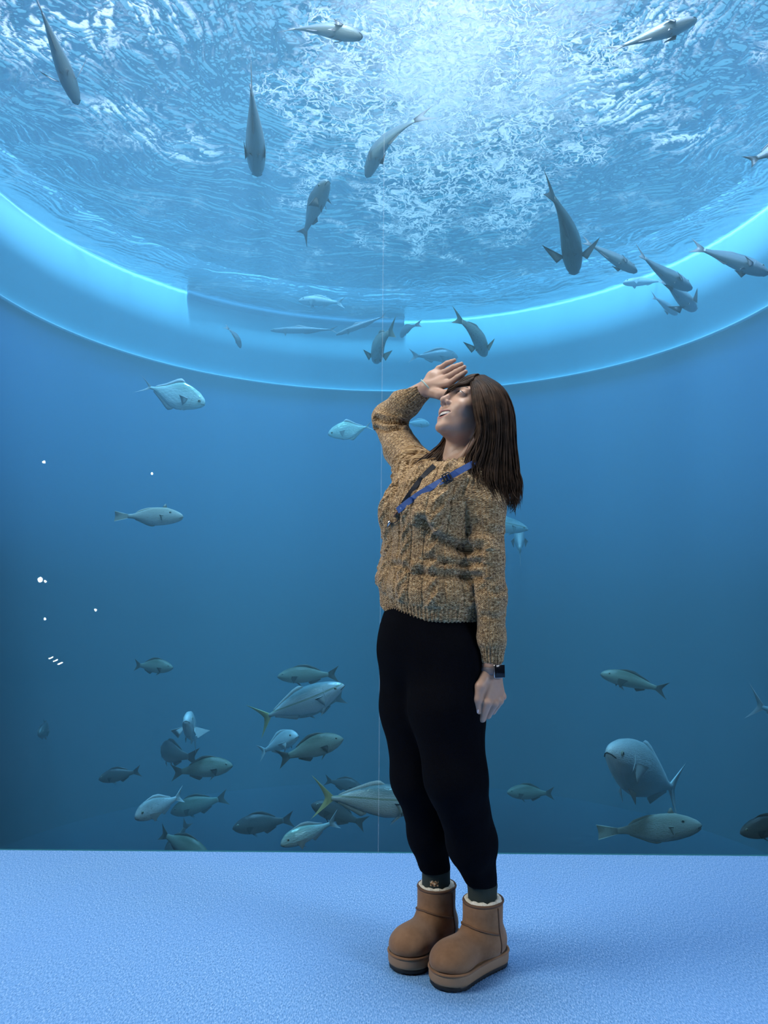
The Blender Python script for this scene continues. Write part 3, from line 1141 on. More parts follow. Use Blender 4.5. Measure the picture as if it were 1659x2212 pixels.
# cables
disp = np.zeros(len(sV))
for cu in (-0.155, -0.062, 0.030, 0.122, 0.215, -0.25):
    lam = 0.088
    for ph in (0, PI):
        c = cu + 0.011 * np.sin(2 * PI * Vv / lam + ph)
        disp += np.where(part == 0, 0.0072 * np.exp(-((U - c) / 0.0075) ** 2) * (0.75 + 0.35 * np.cos(2 * PI * Vv / lam + ph)), 0)
    for sgn in (-1, 1):
        disp -= np.where(part == 0, 0.0038 * np.exp(-((U - cu - sgn * 0.026) / 0.0028) ** 2), 0)
# a twisted cable down the outside of each sleeve
for ph in (0, PI):
    c = 0.0 + 0.008 * np.sin(2 * PI * Vv / 0.07 + ph) - 0.03
    disp += np.where(part > 0, 0.0022 * np.exp(-((U - c) / 0.006) ** 2), 0)
disp *= (1 - rib)
disp += rib * 0.0016 * np.sin(2 * PI * U / 0.0105)
disp += 0.0020 * NZ[0].fbm(sV[:, 0] * 22 + sV[:, 2] * 9, sV[:, 2] * 26 + sV[:, 1] * 17, 3) - 0.002 * rib
# puckers of the knit above the hem
if True:
    belly = np.where(part == 0, np.exp(-((hemd - 0.085) / 0.035) ** 2), 0)
    disp += 0.010 * belly
N_ = normals(sV, sF)
sV = sV + N_ * disp[:, None]
# folds: polylines picked on the surface, pressed in, with a roll of cloth above
tmp_bvh = BVHTree.FromPolygons([tuple(v) for v in sV], [tuple(f) for f in sF])


def fold(line, depth, sig, bulge=0.4, side=(0, 0, 1)):
    global sV
    pts = [snap(tmp_bvh, *q_) for q_ in line]
    pts = [q_ for q_ in pts if q_ is not None]
    if len(pts) < 2:
        return
    pts = catmull(pts, 24)
    best = np.full(len(sV), 9.0)
    off = np.zeros(len(sV))
    m = np.where(np.abs(sV[:, 2] - np.mean([q_[2] for q_ in pts])) < 0.25)[0]
    for q_ in pts:
        w = sV[m] - q_
        dd = np.linalg.norm(w, axis=1)
        k = dd < best[m]
        best[m[k]] = dd[k]
        off[m[k]] = (w @ np.asarray(side, float))[k]
    b2 = np.abs(best - 2.2 * sig)
    dsp = -depth * np.exp(-(best / sig) ** 2) + bulge * depth * np.exp(-(b2 / (1.1 * sig)) ** 2) * (off > -0.2 * sig)
    sV = sV + N_ * dsp[:, None]


fold([(912, 1128), (935, 1158), (970, 1178), (1005, 1186), (1035, 1186)], 0.017, 0.012, 0.5)
fold([(925, 1205), (960, 1218), (1000, 1222), (1035, 1215)], 0.010, 0.009, 0.45)
fold([(905, 1236), (930, 1243), (968, 1243), (1005, 1245), (1036, 1248)], 0.014, 0.010, 0.5)
fold([(850, 1220), (868, 1222), (885, 1232)], 0.008, 0.008, 0.4)
fold([(1000, 1060), (1008, 1110), (1012, 1160), (1018, 1220)], 0.006, 0.008, 0.2, (1, 0, 0))
fold([(815, 905), (835, 912), (865, 915), (872, 912)], 0.011, 0.008, 0.5)
fold([(812, 925), (835, 930), (862, 926)], 0.010, 0.007, 0.4)
fold([(1030, 1130), (1055, 1150), (1085, 1150)], 0.006, 0.010, 0.4)
fold([(900, 975), (880, 1000), (862, 1030), (856, 1060)], 0.009, 0.007, 0.3, (1, 0, 0))
fold([(1010, 1040), (990, 1075), (975, 1085)], 0.007, 0.007, 0.3)
fold([(1045, 1270), (1065, 1280), (1088, 1275)], 0.005, 0.009, 0.5)
fold([(1045, 1330), (1065, 1336), (1088, 1330)], 0.004, 0.008, 0.5)
sV = relax(sV, sF, 1, 0.35)

t = NT('marled_wool')
kn = t.n('Attribute', attribute_name='knit').outputs['Vector']
rb = t.n('Attribute', attribute_name='rib').outputs['Fac']
sp = t.n('SeparateXYZ', {0: kn})
u, v = sp.outputs[0], sp.outputs[1]
col = t.math('MULTIPLY', u, 1 / 0.0068)
fr_ = t.math('ABSOLUTE', t.math('SUBTRACT', t.math('FRACT', col), 0.5))
row = t.math('ADD', t.math('MULTIPLY', v, 1 / 0.0052), t.math('MULTIPLY', fr_, 1.3))
st = t.math('SINE', t.math('MULTIPLY', row, 2 * PI))
cc = t.math('COSINE', t.math('MULTIPLY', t.math('SUBTRACT', t.math('FRACT', col), 0.5), PI))
h_ = t.math('ADD', t.math('MULTIPLY', st, 0.32), t.math('MULTIPLY', cc, 0.6))
mp = t.n('Mapping', {'Vector': kn, 'Scale': (150, 230, 1)})
nzm = t.n('TexNoise', {'Vector': mp, 'Scale': 1.0, 'Detail': 2.0, 'Roughness': 0.75, 'Distortion': 0.8})
mp2 = t.n('Mapping', {'Vector': kn, 'Scale': (24, 24, 1)})
nzl = t.n('TexNoise', {'Vector': mp2, 'Scale': 1.0, 'Detail': 2.0})
marl = t.ramp(nzm, [(0.34, (0.060, 0.036, 0.016)), (0.45, (0.24, 0.150, 0.068)), (0.55, (0.48, 0.330, 0.160)), (0.68, (0.78, 0.62, 0.38))])
marl = t.mix(t.math('MULTIPLY', nzl.outputs[0], 0.25), marl, (0.42, 0.22, 0.09))
bp = t.n('Bump', {'Height': t.math('ADD', h_, t.math('MULTIPLY', nzm.outputs[0], 0.9)), 'Strength': 0.75, 'Distance': 0.0030})
M_WOOL = t.bsdf(marl, 0.9, normal=bp.outputs[0], sheen=0.3, spec=0.1)
sweater = np_obj('sweater', sV, sF, M_WOOL, woman)
at = sweater.data.attributes.new('knit', 'FLOAT_VECTOR', 'POINT')
at.data.foreach_set('vector', np.stack([U, Vv, np.zeros_like(U)], -1).astype(np.float32).ravel())
at = sweater.data.attributes.new('rib', 'FLOAT', 'POINT')
at.data.foreach_set('value', rib.astype(np.float32))
SW = BVHTree.FromPolygons([tuple(v_) for v_ in sV], [tuple(f_) for f_ in sF])

# ------------------------------------------------------------------ trousers
def trousers_sdf(p):
    d = d_ell(p, npP(930, 1370, 2.12), (0.138, 0.120, 0.14))
    q_ = None
    for pts, rs in legs.values():
        e = d_chain(p, pts, rs, 0.03)
        q_ = e if q_ is None else smin(q_, e, 0.012)
    d = smin(d, q_, 0.05)
    d = smax(d, p[:, 2] - P(900, 1290, 2.12).z, 0.01)
    for k in legs:
        b = legs[k][0][-1]
    return d


def trousers_cut(p):
    d = trousers_sdf(p)
    n_, f_ = legs['near'][0][-1], legs['far'][0][-1]
    side = (p - (n_ + f_) / 2) @ unit(n_ - f_)
    zc = np.where(side > 0, n_[2], f_[2])
    low = zc - p[:, 2]
    d = smax(d, low, 0.008)
    return d


pV, pF = surface_nets(trousers_cut, V3(-0.15, 1.82, 0.12), V3(0.50, 2.5, 1.0), 0.0065)
pV = relax(pV, pF, 3, 0.5)
n_ = normals(pV, pF)
fn_ = NZ[1].fbm(pV[:, 0] * 11 + pV[:, 1] * 9, pV[:, 2] * 2.6, 3)
pV = pV + n_ * (0.006 * fn_)[:, None]
t = NT('black_jersey')
nz = t.n('TexNoise', {'Vector': t.n('TexCoord').outputs['Object'], 'Scale': 500.0, 'Detail': 2.0})
M_TROUS = t.bsdf(t.ramp(nz, [(0.3, (0.0016, 0.0020, 0.0034)), (0.7, (0.0038, 0.0044, 0.0068))]), 0.95, spec=0.05,
                 normal=t.n('Bump', {'Height': nz.outputs[0], 'Strength': 0.3, 'Distance': 0.001}).outputs[0])
trousers = np_obj('trousers', pV, pF, M_TROUS, woman)
M_SOCK = simple('sock_green', (0.018, 0.028, 0.022), 0.9)

# ------------------------------------------------------------------ boots
t = NT('tan_suede')
nz = t.n('TexNoise', {'Vector': t.n('TexCoord').outputs['Object'], 'Scale': 14.0, 'Detail': 5.0, 'Roughness': 0.65})
nz2 = t.n('TexNoise', {'Vector': t.n('TexCoord').outputs['Object'], 'Scale': 500.0, 'Detail': 2.0})
M_SUEDE = t.bsdf(t.ramp(nz, [(0.35, (0.185, 0.098, 0.050)), (0.62, (0.265, 0.150, 0.082))]), 0.85, sheen=0.25, spec=0.15,
                 normal=t.n('Bump', {'Height': nz2.outputs[0], 'Strength': 0.25, 'Distance': 0.0008}).outputs[0])
M_PIPE = simple('boot_piping', (0.115, 0.060, 0.032), 0.7)
M_SOLE = simple('tan_rubber', (0.28, 0.18, 0.105), 0.6)
M_OUT = simple('black_rubber', (0.006, 0.007, 0.008), 0.5)
t = NT('cream_fleece')
nz = t.n('TexNoise', {'Vector': t.n('TexCoord').outputs['Object'], 'Scale': 220.0, 'Detail': 3.0})
M_FLEECE = t.bsdf(t.ramp(nz, [(0.3, (0.62, 0.60, 0.50)), (0.7, (0.86, 0.85, 0.76))]), 0.95, sheen=0.4,
                  normal=t.n('Bump', {'Height': nz.outputs[0], 'Strength': 1.0, 'Distance': 0.003}).outputs[0])


def make_boot(cx, cy, ang, label_part, top_z=0.172):
    fx = V3(-math.cos(ang), -math.sin(ang), 0)          # toe direction
    sx_ = V3(-fx[1], fx[0], 0)
    R_ = frame(sx_, fx, ZUP)
    o_ = V3(cx, cy, 0)

    def W(x, y, z):
        return o_ + R_ @ V3(x, y, z)

    def foot2(q, grow=0.0):
        a = V3(0, -0.030)
        b = V3(0.004, 0.122)
        w = q[:, :2]
        ba = b[:2] - a[:2]
        h = np.clip((w - a[:2]) @ ba / (ba @ ba), 0, 1)
        waist = 0.0045 * np.sin(PI * np.clip(h, 0, 1))
        return np.linalg.norm(w - a[:2] - h[:, None] * ba, axis=1) - (0.043 + 0.010 * h - waist + grow)

    def upper(p):
        q = (p - o_) @ R_
        d = d_cap(q, V3(0, 0.000, 0.075), V3(0, -0.004, 0.30), 0.0525, 0.0560)
        d = smin(d, d_ell(q, (0, -0.022, 0.065), (0.0475, 0.0545, 0.055)), 0.02)
        d = smin(d, d_cap(q, V3(0, 0.014, 0.068), V3(0.003, 0.115, 0.056), 0.046, 0.048), 0.028)
        d = smin(d, d_ell(q, (0.003, 0.122, 0.056), (0.0555, 0.059, 0.040)), 0.02)
        d = smax(d, 0.038 - q[:, 2], 0.012)
        d = smax(d, foot2(q, 0.004) - 0.0, 0.02) if False else d
        tilt = q[:, 2] + 0.05 * q[:, 1] - top_z
        d = smax(d, tilt, 0.006)
        d = smax(d, -d_cap(q, V3(0, 0.0, 0.10), V3(0, -0.004, 0.32), 0.0455, 0.0475), 0.004)
        return d

    lo, hi = V3(cx - 0.22, cy - 0.22, 0.0), V3(cx + 0.12, cy + 0.12, 0.25)
    uV, uF = surface_nets(upper, lo, hi, 0.0042)
    uV = relax(uV, uF, 3, 0.5)
    boot = np_obj('boot', uV, uF, M_SUEDE, woman)
    boot['label'] = label_part

    def slab(z0, z1, grow, rnd):
        def fn(p):
            q = (p - o_) @ R_
            d2 = foot2(q, grow)
            return smax(d2, np.maximum(z0 - q[:, 2], q[:, 2] - z1), rnd)
        V_, F_ = surface_nets(fn, V3(cx - 0.22, cy - 0.22, -0.01), V3(cx + 0.12, cy + 0.12, 0.08), 0.004)
        return relax(V_, F_, 2, 0.5), F_

    v1, f1 = slab(0.012, 0.041, 0.006, 0.006)
    np_obj('sole', v1, f1, M_SOLE, boot)
    v2, f2 = slab(0.0, 0.016, 0.0035, 0.005)
    q2 = (v2 - o_) @ R_
    v2[:, 2] += np.where((q2[:, 2] < 0.004), 0.0022 * (np.sin(q2[:, 1] * 2 * PI / 0.012) > 0), 0)
    v2[:, 2] = np.maximum(v2[:, 2], 0.0005)
    np_obj('outsole', v2, f2, M_OUT, boot)
    # piping over the sole
    outl = []
    for k in range(72):
        a = 2 * PI * k / 72
        c_, s_ = math.cos(a), math.sin(a)
        # march out from the foot's middle to the outline
        r0, r1 = 0.0, 0.2
        for _ in range(22):
            rm = (r0 + r1) / 2
            v_ = foot2(np.array([[0.002 + rm * c_, 0.046 + rm * s_, 0.0]]), 0.0050)[0]
            if v_ < 0:
                r0 = rm
            else:
                r1 = rm
        outl.append(W(0.002 + r0 * c_, 0.046 + r0 * s_, 0.0405))
    tube_obj('piping', outl, 0.0036, M_SUEDE, boot, seg=8, closed=True)
    bv = BVHTree.FromPolygons([tuple(v_) for v_ in uV], [tuple(f_) for f_ in uF])

    def cast(a, z, off=0.0, y0=0.0):
        d_ = R_ @ V3(math.sin(a), math.cos(a), 0)
        st_ = W(0, y0, z) + d_ * 0.25
        hit = bv.ray_cast(Vector(st_), Vector(-d_))
        return np.array(hit[0]) + d_ * off if hit[0] is not None else None
    # top binding
    rim = []
    for k in range(48):
        a = 2 * PI * k / 48
        x_, y_ = 0.0515 * math.sin(a), 0.0515 * math.cos(a) - 0.003
        rim.append(W(x_, y_, top_z - 0.05 * y_ - 0.002))
    tube_obj('top_binding', rim, 0.0044, M_PIPE, boot, seg=8, closed=True)
    # fleece
    fl = []
    for k in range(60):
        a = 2 * PI * k / 60
        rr = 0.0425 + 0.0015 * math.sin(7 * a + cx * 50)
        x_, y_ = rr * math.sin(a), rr * math.cos(a) - 0.003
        fl.append(W(x_, y_, top_z - 0.05 * y_ - 0.003 + 0.0015 * math.sin(11 * a)))
    tube_obj('fleece_lining', fl, [0.0088 + 0.0012 * math.sin(13 * k) for k in range(60)], M_FLEECE, boot, seg=10, closed=True)
    # seams: one across the instep, one up each side behind it
    seam_a = 1.55
    for s in (1, -1):
        ln = [cast(s * (seam_a + 0.25 * (1 - (z - 0.05) / 0.13)), z, 0.0005) for z in np.linspace(0.05, top_z - 0.008, 12)]
        ln = [q_ for q_ in ln if q_ is not None]
        tube_obj('side_seam', ln, 0.0022, M_PIPE, boot, seg=6)
    arc = []
    for a in np.linspace(-1.62, 1.62, 31):
        z = 0.120 - 0.022 * (abs(a) / 1.62) ** 1.3
        c_ = cast(a, z, 0.0005)
        if c_ is not None:
            arc.append(c_)
    tube_obj('instep_seam', arc, 0.0028, M_PIPE, boot, seg=6)
    return boot, W


nb_c, fb_c = PZ(1043, 2090, 0.0), PZ(942, 2052, 0.0)

boot_near, Wn = make_boot(nb_c.x, nb_c.y, math.radians(41), 'tan suede boot nearer the camera')
boot_far, Wf = make_boot(fb_c.x, fb_c.y, math.radians(50), 'tan suede boot farther from the camera')
for (nm, W_, leg) in (('near', Wn, legs['near'][0][-1]), ('far', Wf, legs['far'][0][-1])):
    pts = [np.array(leg) + V3(0, 0, 0.012), np.array(leg) * 0.5 + W_(0, 0, 0.16) * 0.5, W_(0, -0.002, 0.11)]
    pts = catmull(pts, 10)
    tube_obj('sock', pts, [0.0385, 0.0405, 0.0405, 0.0395, 0.039, 0.0385, 0.038, 0.0375, 0.037, 0.036] if nm == 'near' else 0.0395, M_SOCK, woman, seg=28)
    if nm == 'far':
        t = NT('sock_print')
        nz = t.n('TexNoise', {'Vector': t.n('TexCoord').outputs['Object'], 'Scale': 160.0, 'Detail': 2.0})
        m_ = t.bsdf(t.ramp(nz, [(0.38, (0.03, 0.02, 0.015)), (0.5, (0.55, 0.26, 0.08)), (0.62, (0.75, 0.68, 0.5))]), 0.8)
        lv, lf = [], []
        base = pts[5]
        for i in range(7):
            a = math.radians(-118 + i * 5.5)
            for z in (-0.008, 0.008):
                lv.append(base + V3(math.cos(a) * 0.0402, math.sin(a) * 0.0402, z + 0.012))
        for i in range(6):
            lf.append((2 * i, 2 * i + 2, 2 * i + 3, 2 * i + 1))
        mesh_obj('sock_patch', lv, lf, m_, woman)

# ------------------------------------------------------------------ strap, watch, bangle
t = NT('blue_webbing')
oc = t.n('TexCoord').outputs['Object']
vr = t.n('TexVoronoi', {'Vector': oc, 'Scale': 42.0})
M_STRAP = t.bsdf(t.ramp(vr.outputs['Distance'], [(0.0, (0.45, 0.62, 0.85)), (0.14, (0.05, 0.12, 0.33)), (1.0, (0.045, 0.11, 0.32))]), 0.7)
M_DARKSTRAP = simple('dark_webbing', (0.012, 0.016, 0.024), 0.7)
M_METAL = simple('steel', (0.65, 0.66, 0.68), 0.25, 1.0)
M_BLACK = simple('black_plastic', (0.012, 0.013, 0.016), 0.35)


def strap(name, line, w, mat, off=0.004, n=36):
    """flat band lying on the sweater"""
    pl = catmull([V3(a, b, 0) for a, b in line], n)
    c = [snap(SW, q_[0], q_[1], off) for q_ in pl]
    good = [q_ for q_ in c if q_ is not None]
    c = [q_ if q_ is not None else good[0] for q_ in c]
    c = np.array(c)
    for _ in range(60):
        c[1:-1] = 0.5 * c[1:-1] + 0.25 * (c[:-2] + c[2:])
    Vs, Fs = [], []
    cam_p = V3(0, 0, CAM_Z)
    for i in range(len(c)):
        tg = unit(c[min(i + 1, n - 1)] - c[max(i - 1, 0)])
        out = unit(cam_p - c[i])
        hit = SW.find_nearest(Vector(c[i]))
        nn = np.array(hit[1])
        if nn @ out < 0:
            nn = -nn
        nn = unit(nn + 1.6 * out)
        sd_ = unit(np.cross(tg, nn))
        nn = np.cross(sd_, tg)
        for a, b in ((-1, 0.5), (1, 0.5), (1, -0.5), (-1, -0.5)):
            Vs.append(c[i] + sd_ * a * w / 2 + nn * b * 0.0022)
    for i in range(len(c) - 1):
        for k in range(4):
            l = (k + 1) % 4
            Fs.append((i * 4 + k, i * 4 + l, i * 4 + 4 + l, i * 4 + 4 + k))
    Fs += [(3, 2, 1, 0), tuple(len(Vs) - 4 + k for k in range(4))]
    return mesh_obj(name, Vs, Fs, mat, woman, smooth=False), c


dark, _c = strap('strap_back', [(939, 1008), (915, 1030), (893, 1058), (872, 1088)], 0.013, M_DARKSTRAP, 0.004)
dark['label'] = 'dark underside of the strap'
st_o, sc_ = strap('strap', [(1036, 1001), (1012, 1010), (985, 1023), (955, 1041), (920, 1063), (893, 1080), (869, 1098), (861, 1104)], 0.0165, M_STRAP, 0.010)
# slide buckle
kb = int(np.argmin([abs(Vector(q_).x - P(961, 1037, 2.05).x) for q_ in sc_]))
bc = sc_[kb] + 0.003 * unit(V3(0, 0, CAM_Z) - sc_[kb])
tgb = unit(sc_[kb + 1] - sc_[kb - 1])
outb = unit(V3(0, 0, CAM_Z) - bc)
sdb = unit(np.cross(tgb, outb))
nnb = np.cross(sdb, tgb)
bk = []
for a, b in ((-1, -1), (1, -1), (1, 1), (-1, 1)):
    for q_ in range(3):
        ang = math.atan2(b, a) + (q_ - 1) * 0.35
        bk.append(bc + tgb * (a * 0.0080 + 0.002 * math.cos(ang)) + sdb * (b * 0.0100 + 0.002 * math.sin(ang)))
bo = tube_obj('buckle', bk, 0.0024, M_BLACK, st_o, seg=6, closed=True)
bo['label'] = 'black plastic slide buckle'
tube_obj('buckle_bar', [bc - sdb * 0.011, bc + sdb * 0.011], 0.0022, M_BLACK, st_o, seg=6)
# leather tab, cord and clasp at the strap's end
e0, e1 = snap(SW, 860, 1106, 0.006), snap(SW, 854, 1117, 0.006)
tb = tube_obj('leather_tab', [e0, e1], [0.0075, 0.0055], simple('tab_leather', (0.16, 0.09, 0.06), 0.6), st_o, seg=8, flat=(1.0, 0.35), up=tuple(np.cross(unit(e1 - e0), outb)))
pl = [snap(SW, a, b, 0.004) for a, b in ((860, 1112), (861, 1120), (856, 1128), (846, 1132))]
tube_obj('cord', catmull(pl, 12), 0.0013, M_BLACK, st_o, seg=6)
pl = [snap(SW, a, b, 0.006) for a, b in ((846, 1126), (839, 1137))]
tube_obj('clasp', pl, [0.0048, 0.0030], M_METAL, st_o, seg=8)

# watch on the left wrist
wc = LW + DN * 0.010
band = []
for k in range(40):
    a = 2 * PI * k / 40
    band.append(wc + LFo * 0.0285 * math.cos(a) + LBk * 0.0285 * math.sin(a))
wb_ = tube_obj('watch_band', band, 0.0022, simple('watch_band', (0.16, 0.15, 0.165), 0.5), woman, seg=12, closed=True, flat=(0.9, 4.6), up=tuple(DN))


def obox(name, c, ax, ay, az, half, mat, parent, bev=0.002):
    R_ = frame(ax, ay, az)
    vs = [c + R_ @ V3(x * half[0], y * half[1], z * half[2]) for x in (-1, 1) for y in (-1, 1) for z in (-1, 1)]
    fs = [(0, 1, 3, 2), (4, 6, 7, 5), (0, 4, 5, 1), (2, 3, 7, 6), (0, 2, 6, 4), (1, 5, 7, 3)]
    o = mesh_obj(name, vs, fs, mat, parent, smooth=True)
    m = o.modifiers.new('bevel', 'BEVEL')
    m.width = bev
    m.segments = 3
    return o


wn_ = unit(LBk + 0.25 * LFo)
wt_ = np.cross(DN, wn_)
cs = obox('watch_case', wc + wn_ * 0.030, wt_, DN, wn_, (0.0160, 0.0175, 0.0050), M_METAL, wb_, 0.004)
obox('watch_screen', wc + wn_ * 0.0345, wt_, DN, wn_, (0.0148, 0.0160, 0.0016), simple('watch_glass', (0.004, 0.005, 0.008), 0.08), wb_, 0.0012)
# thin elastic round the right wrist
rc = RWr + 0.16 * (R_MCP[1] - RWr)
axw = unit(R_MCP[1] - RWr)
uw = unit(np.cross(axw, PALM_N))
ring = [rc + uw * 0.0315 * math.cos(a) + PALM_N * 0.0262 * math.sin(a) for a in np.linspace(0, 2 * PI, 33)[:-1]]
tube_obj('wrist_elastic', ring, 0.0022, simple('pale_teal_elastic', (0.30, 0.45, 0.45), 0.5), woman, seg=8, closed=True)

# ------------------------------------------------------------------ hair
rng = np.random.RandomState(11)


def hair_cap_sdf(p):
    q_ = (p - HC) @ HR
    d = d_ell(q_, (0, -0.020, 0.036), (0.0765, 0.0920, 0.0860))
    face_ = d_ell(q_, (0.0, 0.120, -0.035), (0.074, 0.090, 0.112))
    d = smax(d, -face_, 0.006)
    d = smax(d, -(q_[:, 2] + 0.055 + 0.25 * q_[:, 1]), 0.02)
    near = d_chain(p, [npP(1050, 880, 2.075), npP(1062, 950, 2.075), npP(1062, 1030, 2.07), npP(1095, 1085, 2.07)], [0.046, 0.044, 0.036, 0.010], 0.03)
    return smin(d, near, 0.03)


cV, cF = surface_nets(hair_cap_sdf, HC - V3(0.16, 0.16, 0.30), HC + V3(0.16, 0.16, 0.15), 0.0045)
cV = relax(cV, cF, 2, 0.5)
hair_parts = [(cV, cF)]


def lock(path, r, n=16, seg=5, wob=0.0, ph=0.0):
    pts = catmull(path, n)
    out, rr = [], []
    for i, q_ in enumerate(pts):
        s = i / (n - 1)
        w = wob * s * s
        out.append(q_ + V3(w * math.sin(ph + 7 * s), w * 0.6 * math.cos(ph * 1.7 + 6 * s), w * 0.4 * math.sin(ph * 2.1 + 5 * s)))
        rr.append(r * (0.55 + 0.45 * math.sin(PI * min(1, s * 1.6 + 0.12))) * (1.0 if s < 0.72 else max(0.10, 1 - ((s - 0.72) / 0.28) ** 1.5 * 0.95)))
    Vt, Ft = tube(out, rr, seg)
    Ft = Ft[Ft[:, 2] != Ft[:, 3]]
    hair_parts.append((Vt, Ft))


def sheet(guides, count, r, spread, wob, n=16, cut=(0.9, 1.0), hug=0.0):
    G = [catmull([npP(*a) for a in g], 9) for g in guides]
    for c in range(count):
        s = (c + rng.rand()) / count * (len(G) - 1)
        k = min(int(s), len(G) - 2)
        t_ = s - k
        path = []
        o1 = rng.randn(3) * spread
        o2 = rng.randn(3) * spread * 1.8
        e = cut[0] + (cut[1] - cut[0]) * rng.rand()
        hg = hug * (0.5 + 0.9 * rng.rand())
        for i in range(9):
            f = i / 8 * e
            kk = min(int(f * 8), 7)
            ff = f * 8 - kk
            a = (G[k][kk] * (1 - ff) + G[k][kk + 1] * ff) * (1 - t_) + (G[k + 1][kk] * (1 - ff) + G[k + 1][kk + 1] * ff) * t_
            a = a + o1 * min(1, 3 * i / 8) + o2 * (i / 8) ** 2
            if hug:
                hit = HB.find_nearest(Vector(a))
                near_p, nrm_ = np.array(hit[0]), np.array(hit[1])
                if nrm_ @ (near_p - HC) < 0:
                    nrm_ = -nrm_
                a = near_p + nrm_ * hg
            path.append(a)
        lock(path, r * (0.6 + 0.8 * rng.rand()), n, 5, wob, rng.rand() * 6)


near_guides = [
    [(1016, 822, 2.085), (1021, 850, 2.032), (1027, 890, 2.018), (1037, 930, 2.012), (1022, 965, 2.02), (1004, 995, 2.02), (1010, 1030, 2.00)],
    [(1022, 818, 2.09), (1036, 845, 2.030), (1046, 890, 2.010), (1050, 940, 2.012), (1035, 985, 2.012), (1022, 1020, 2.00), (1040, 1060, 1.985)],
    [(1030, 814, 2.10), (1058, 842, 2.030), (1070, 890, 2.012), (1070, 950, 2.015), (1060, 1010, 2.010), (1058, 1050, 1.985), (1085, 1095, 1.98)],
    [(1036, 812, 2.10), (1078, 842, 2.045), (1090, 890, 2.035), (1092, 950, 2.035), (1090, 1010, 2.03), (1092, 1060, 2.01), (1104, 1108, 2.01)],
    [(1042, 812, 2.12), (1090, 845, 2.085), (1104, 900, 2.085), (1108, 960, 2.085), (1114, 1010, 2.08), (1118, 1060, 2.06), (1110, 1108, 2.05)],
    [(1046, 812, 2.14), (1094, 850, 2.13), (1104, 905, 2.14), (1109, 965, 2.14), (1114, 1020, 2.13), (1122, 1062, 2.11), (1100, 1100, 2.10)]]
sheet(near_guides, 620, 0.0030, 0.0026, 0.006, 18, (0.78, 1.0))
sheet([[(a, b, y + 0.03) for a, b, y in g] for g in near_guides[2:]], 90, 0.0050, 0.003, 0.008, 16, (0.8, 1.0))
far_guides = [
    [(985, 840, 2.20), (972, 890, 2.215), (966, 940, 2.20), (948, 965, 2.17), (915, 1000, 2.12), (893, 1035, 2.085), (885, 1050, 2.08)],
    [(985, 840, 2.21), (974, 895, 2.22), (962, 950, 2.20), (935, 975, 2.16), (900, 1003, 2.12), (880, 1030, 2.10), (868, 1042, 2.10)],
    [(1000, 850, 2.20), (980, 900, 2.21), (968, 955, 2.19), (952, 985, 2.14), (935, 1008, 2.10), (915, 1030, 2.075), (900, 1042, 2.07)],
    [(1000, 850, 2.19), (985, 910, 2.20), (972, 960, 2.17), (962, 990, 2.13), (950, 1008, 2.10), (935, 1020, 2.08), (925, 1030, 2.07)]]
sheet(far_guides, 170, 0.0030, 0.0026, 0.005, 16, (0.82, 1.0))
bangs = [
    [(1022, 820, 2.075), (1006, 821, 2.062), (989, 829, 2.060), (974, 840, 2.065), (962, 851, 2.08)],
    [(1026, 815, 2.095), (1005, 813, 2.085), (985, 825, 2.085), (971, 842, 2.095), (964, 857, 2.11)],
    [(1032, 812, 2.11), (1008, 812, 2.11), (984, 826, 2.115), (970, 845, 2.12), (962, 862, 2.13)],
    [(1036, 812, 2.13), (1010, 814, 2.15), (988, 830, 2.17), (976, 850, 2.19), (970, 875, 2.20)]]
sheet(bangs, 230, 0.0019, 0.0012, 0.0, 14, (0.92, 1.0), hug=0.006)
# loose wisps on the outer edge
for path, r in (([(1108, 990, 2.08), (1122, 1020, 2.06), (1128, 1055, 2.05), (1122, 1085, 2.05), (1112, 1088, 2.05)], 0.0016),
                ([(1106, 1000, 2.07), (1118, 1030, 2.05), (1124, 1060, 2.04), (1119, 1080, 2.04), (1106, 1092, 2.04)], 0.0014),
                ([(1108, 960, 2.10), (1116, 1000, 2.09), (1126, 1035, 2.08), (1124, 1062, 2.08)], 0.0011),
                ([(1100, 1050, 2.02), (1112, 1072, 2.01), (1120, 1080, 2.01), (1112, 1098, 2.01), (1102, 1108, 2.01)], 0.0017),
                ([(1030, 925, 2.012), (1018, 950, 2.01), (1004, 980, 2.01), (997, 1000, 2.0)], 0.0012),
                ([(1040, 930, 2.005), (1030, 960, 2.0), (1028, 1000, 1.99), (1040, 1040, 1.975), (1062, 1090, 1.965)], 0.0016),
                ([(1104, 1010, 2.06), (1112, 1040, 2.05), (1118, 1070, 2.04)], 0.0012)):
    lock([npP(*a) for a in path], r, 18, 5)
V, F = join_np(hair_parts)
t = NT('brown_hair')
nz = t.n('TexNoise', {'Vector': t.n('TexCoord').outputs['Object'], 'Scale': 35.0, 'Detail': 2.0})
M_HAIR = t.bsdf(t.ramp(nz, [(0.35, (0.018, 0.010, 0.006)), (0.65, (0.060, 0.033, 0.019))]), 0.55, spec=0.13)
hair = np_obj('hair', V, F, M_HAIR, woman)
hair['label'] = 'long loose dark brown hair'


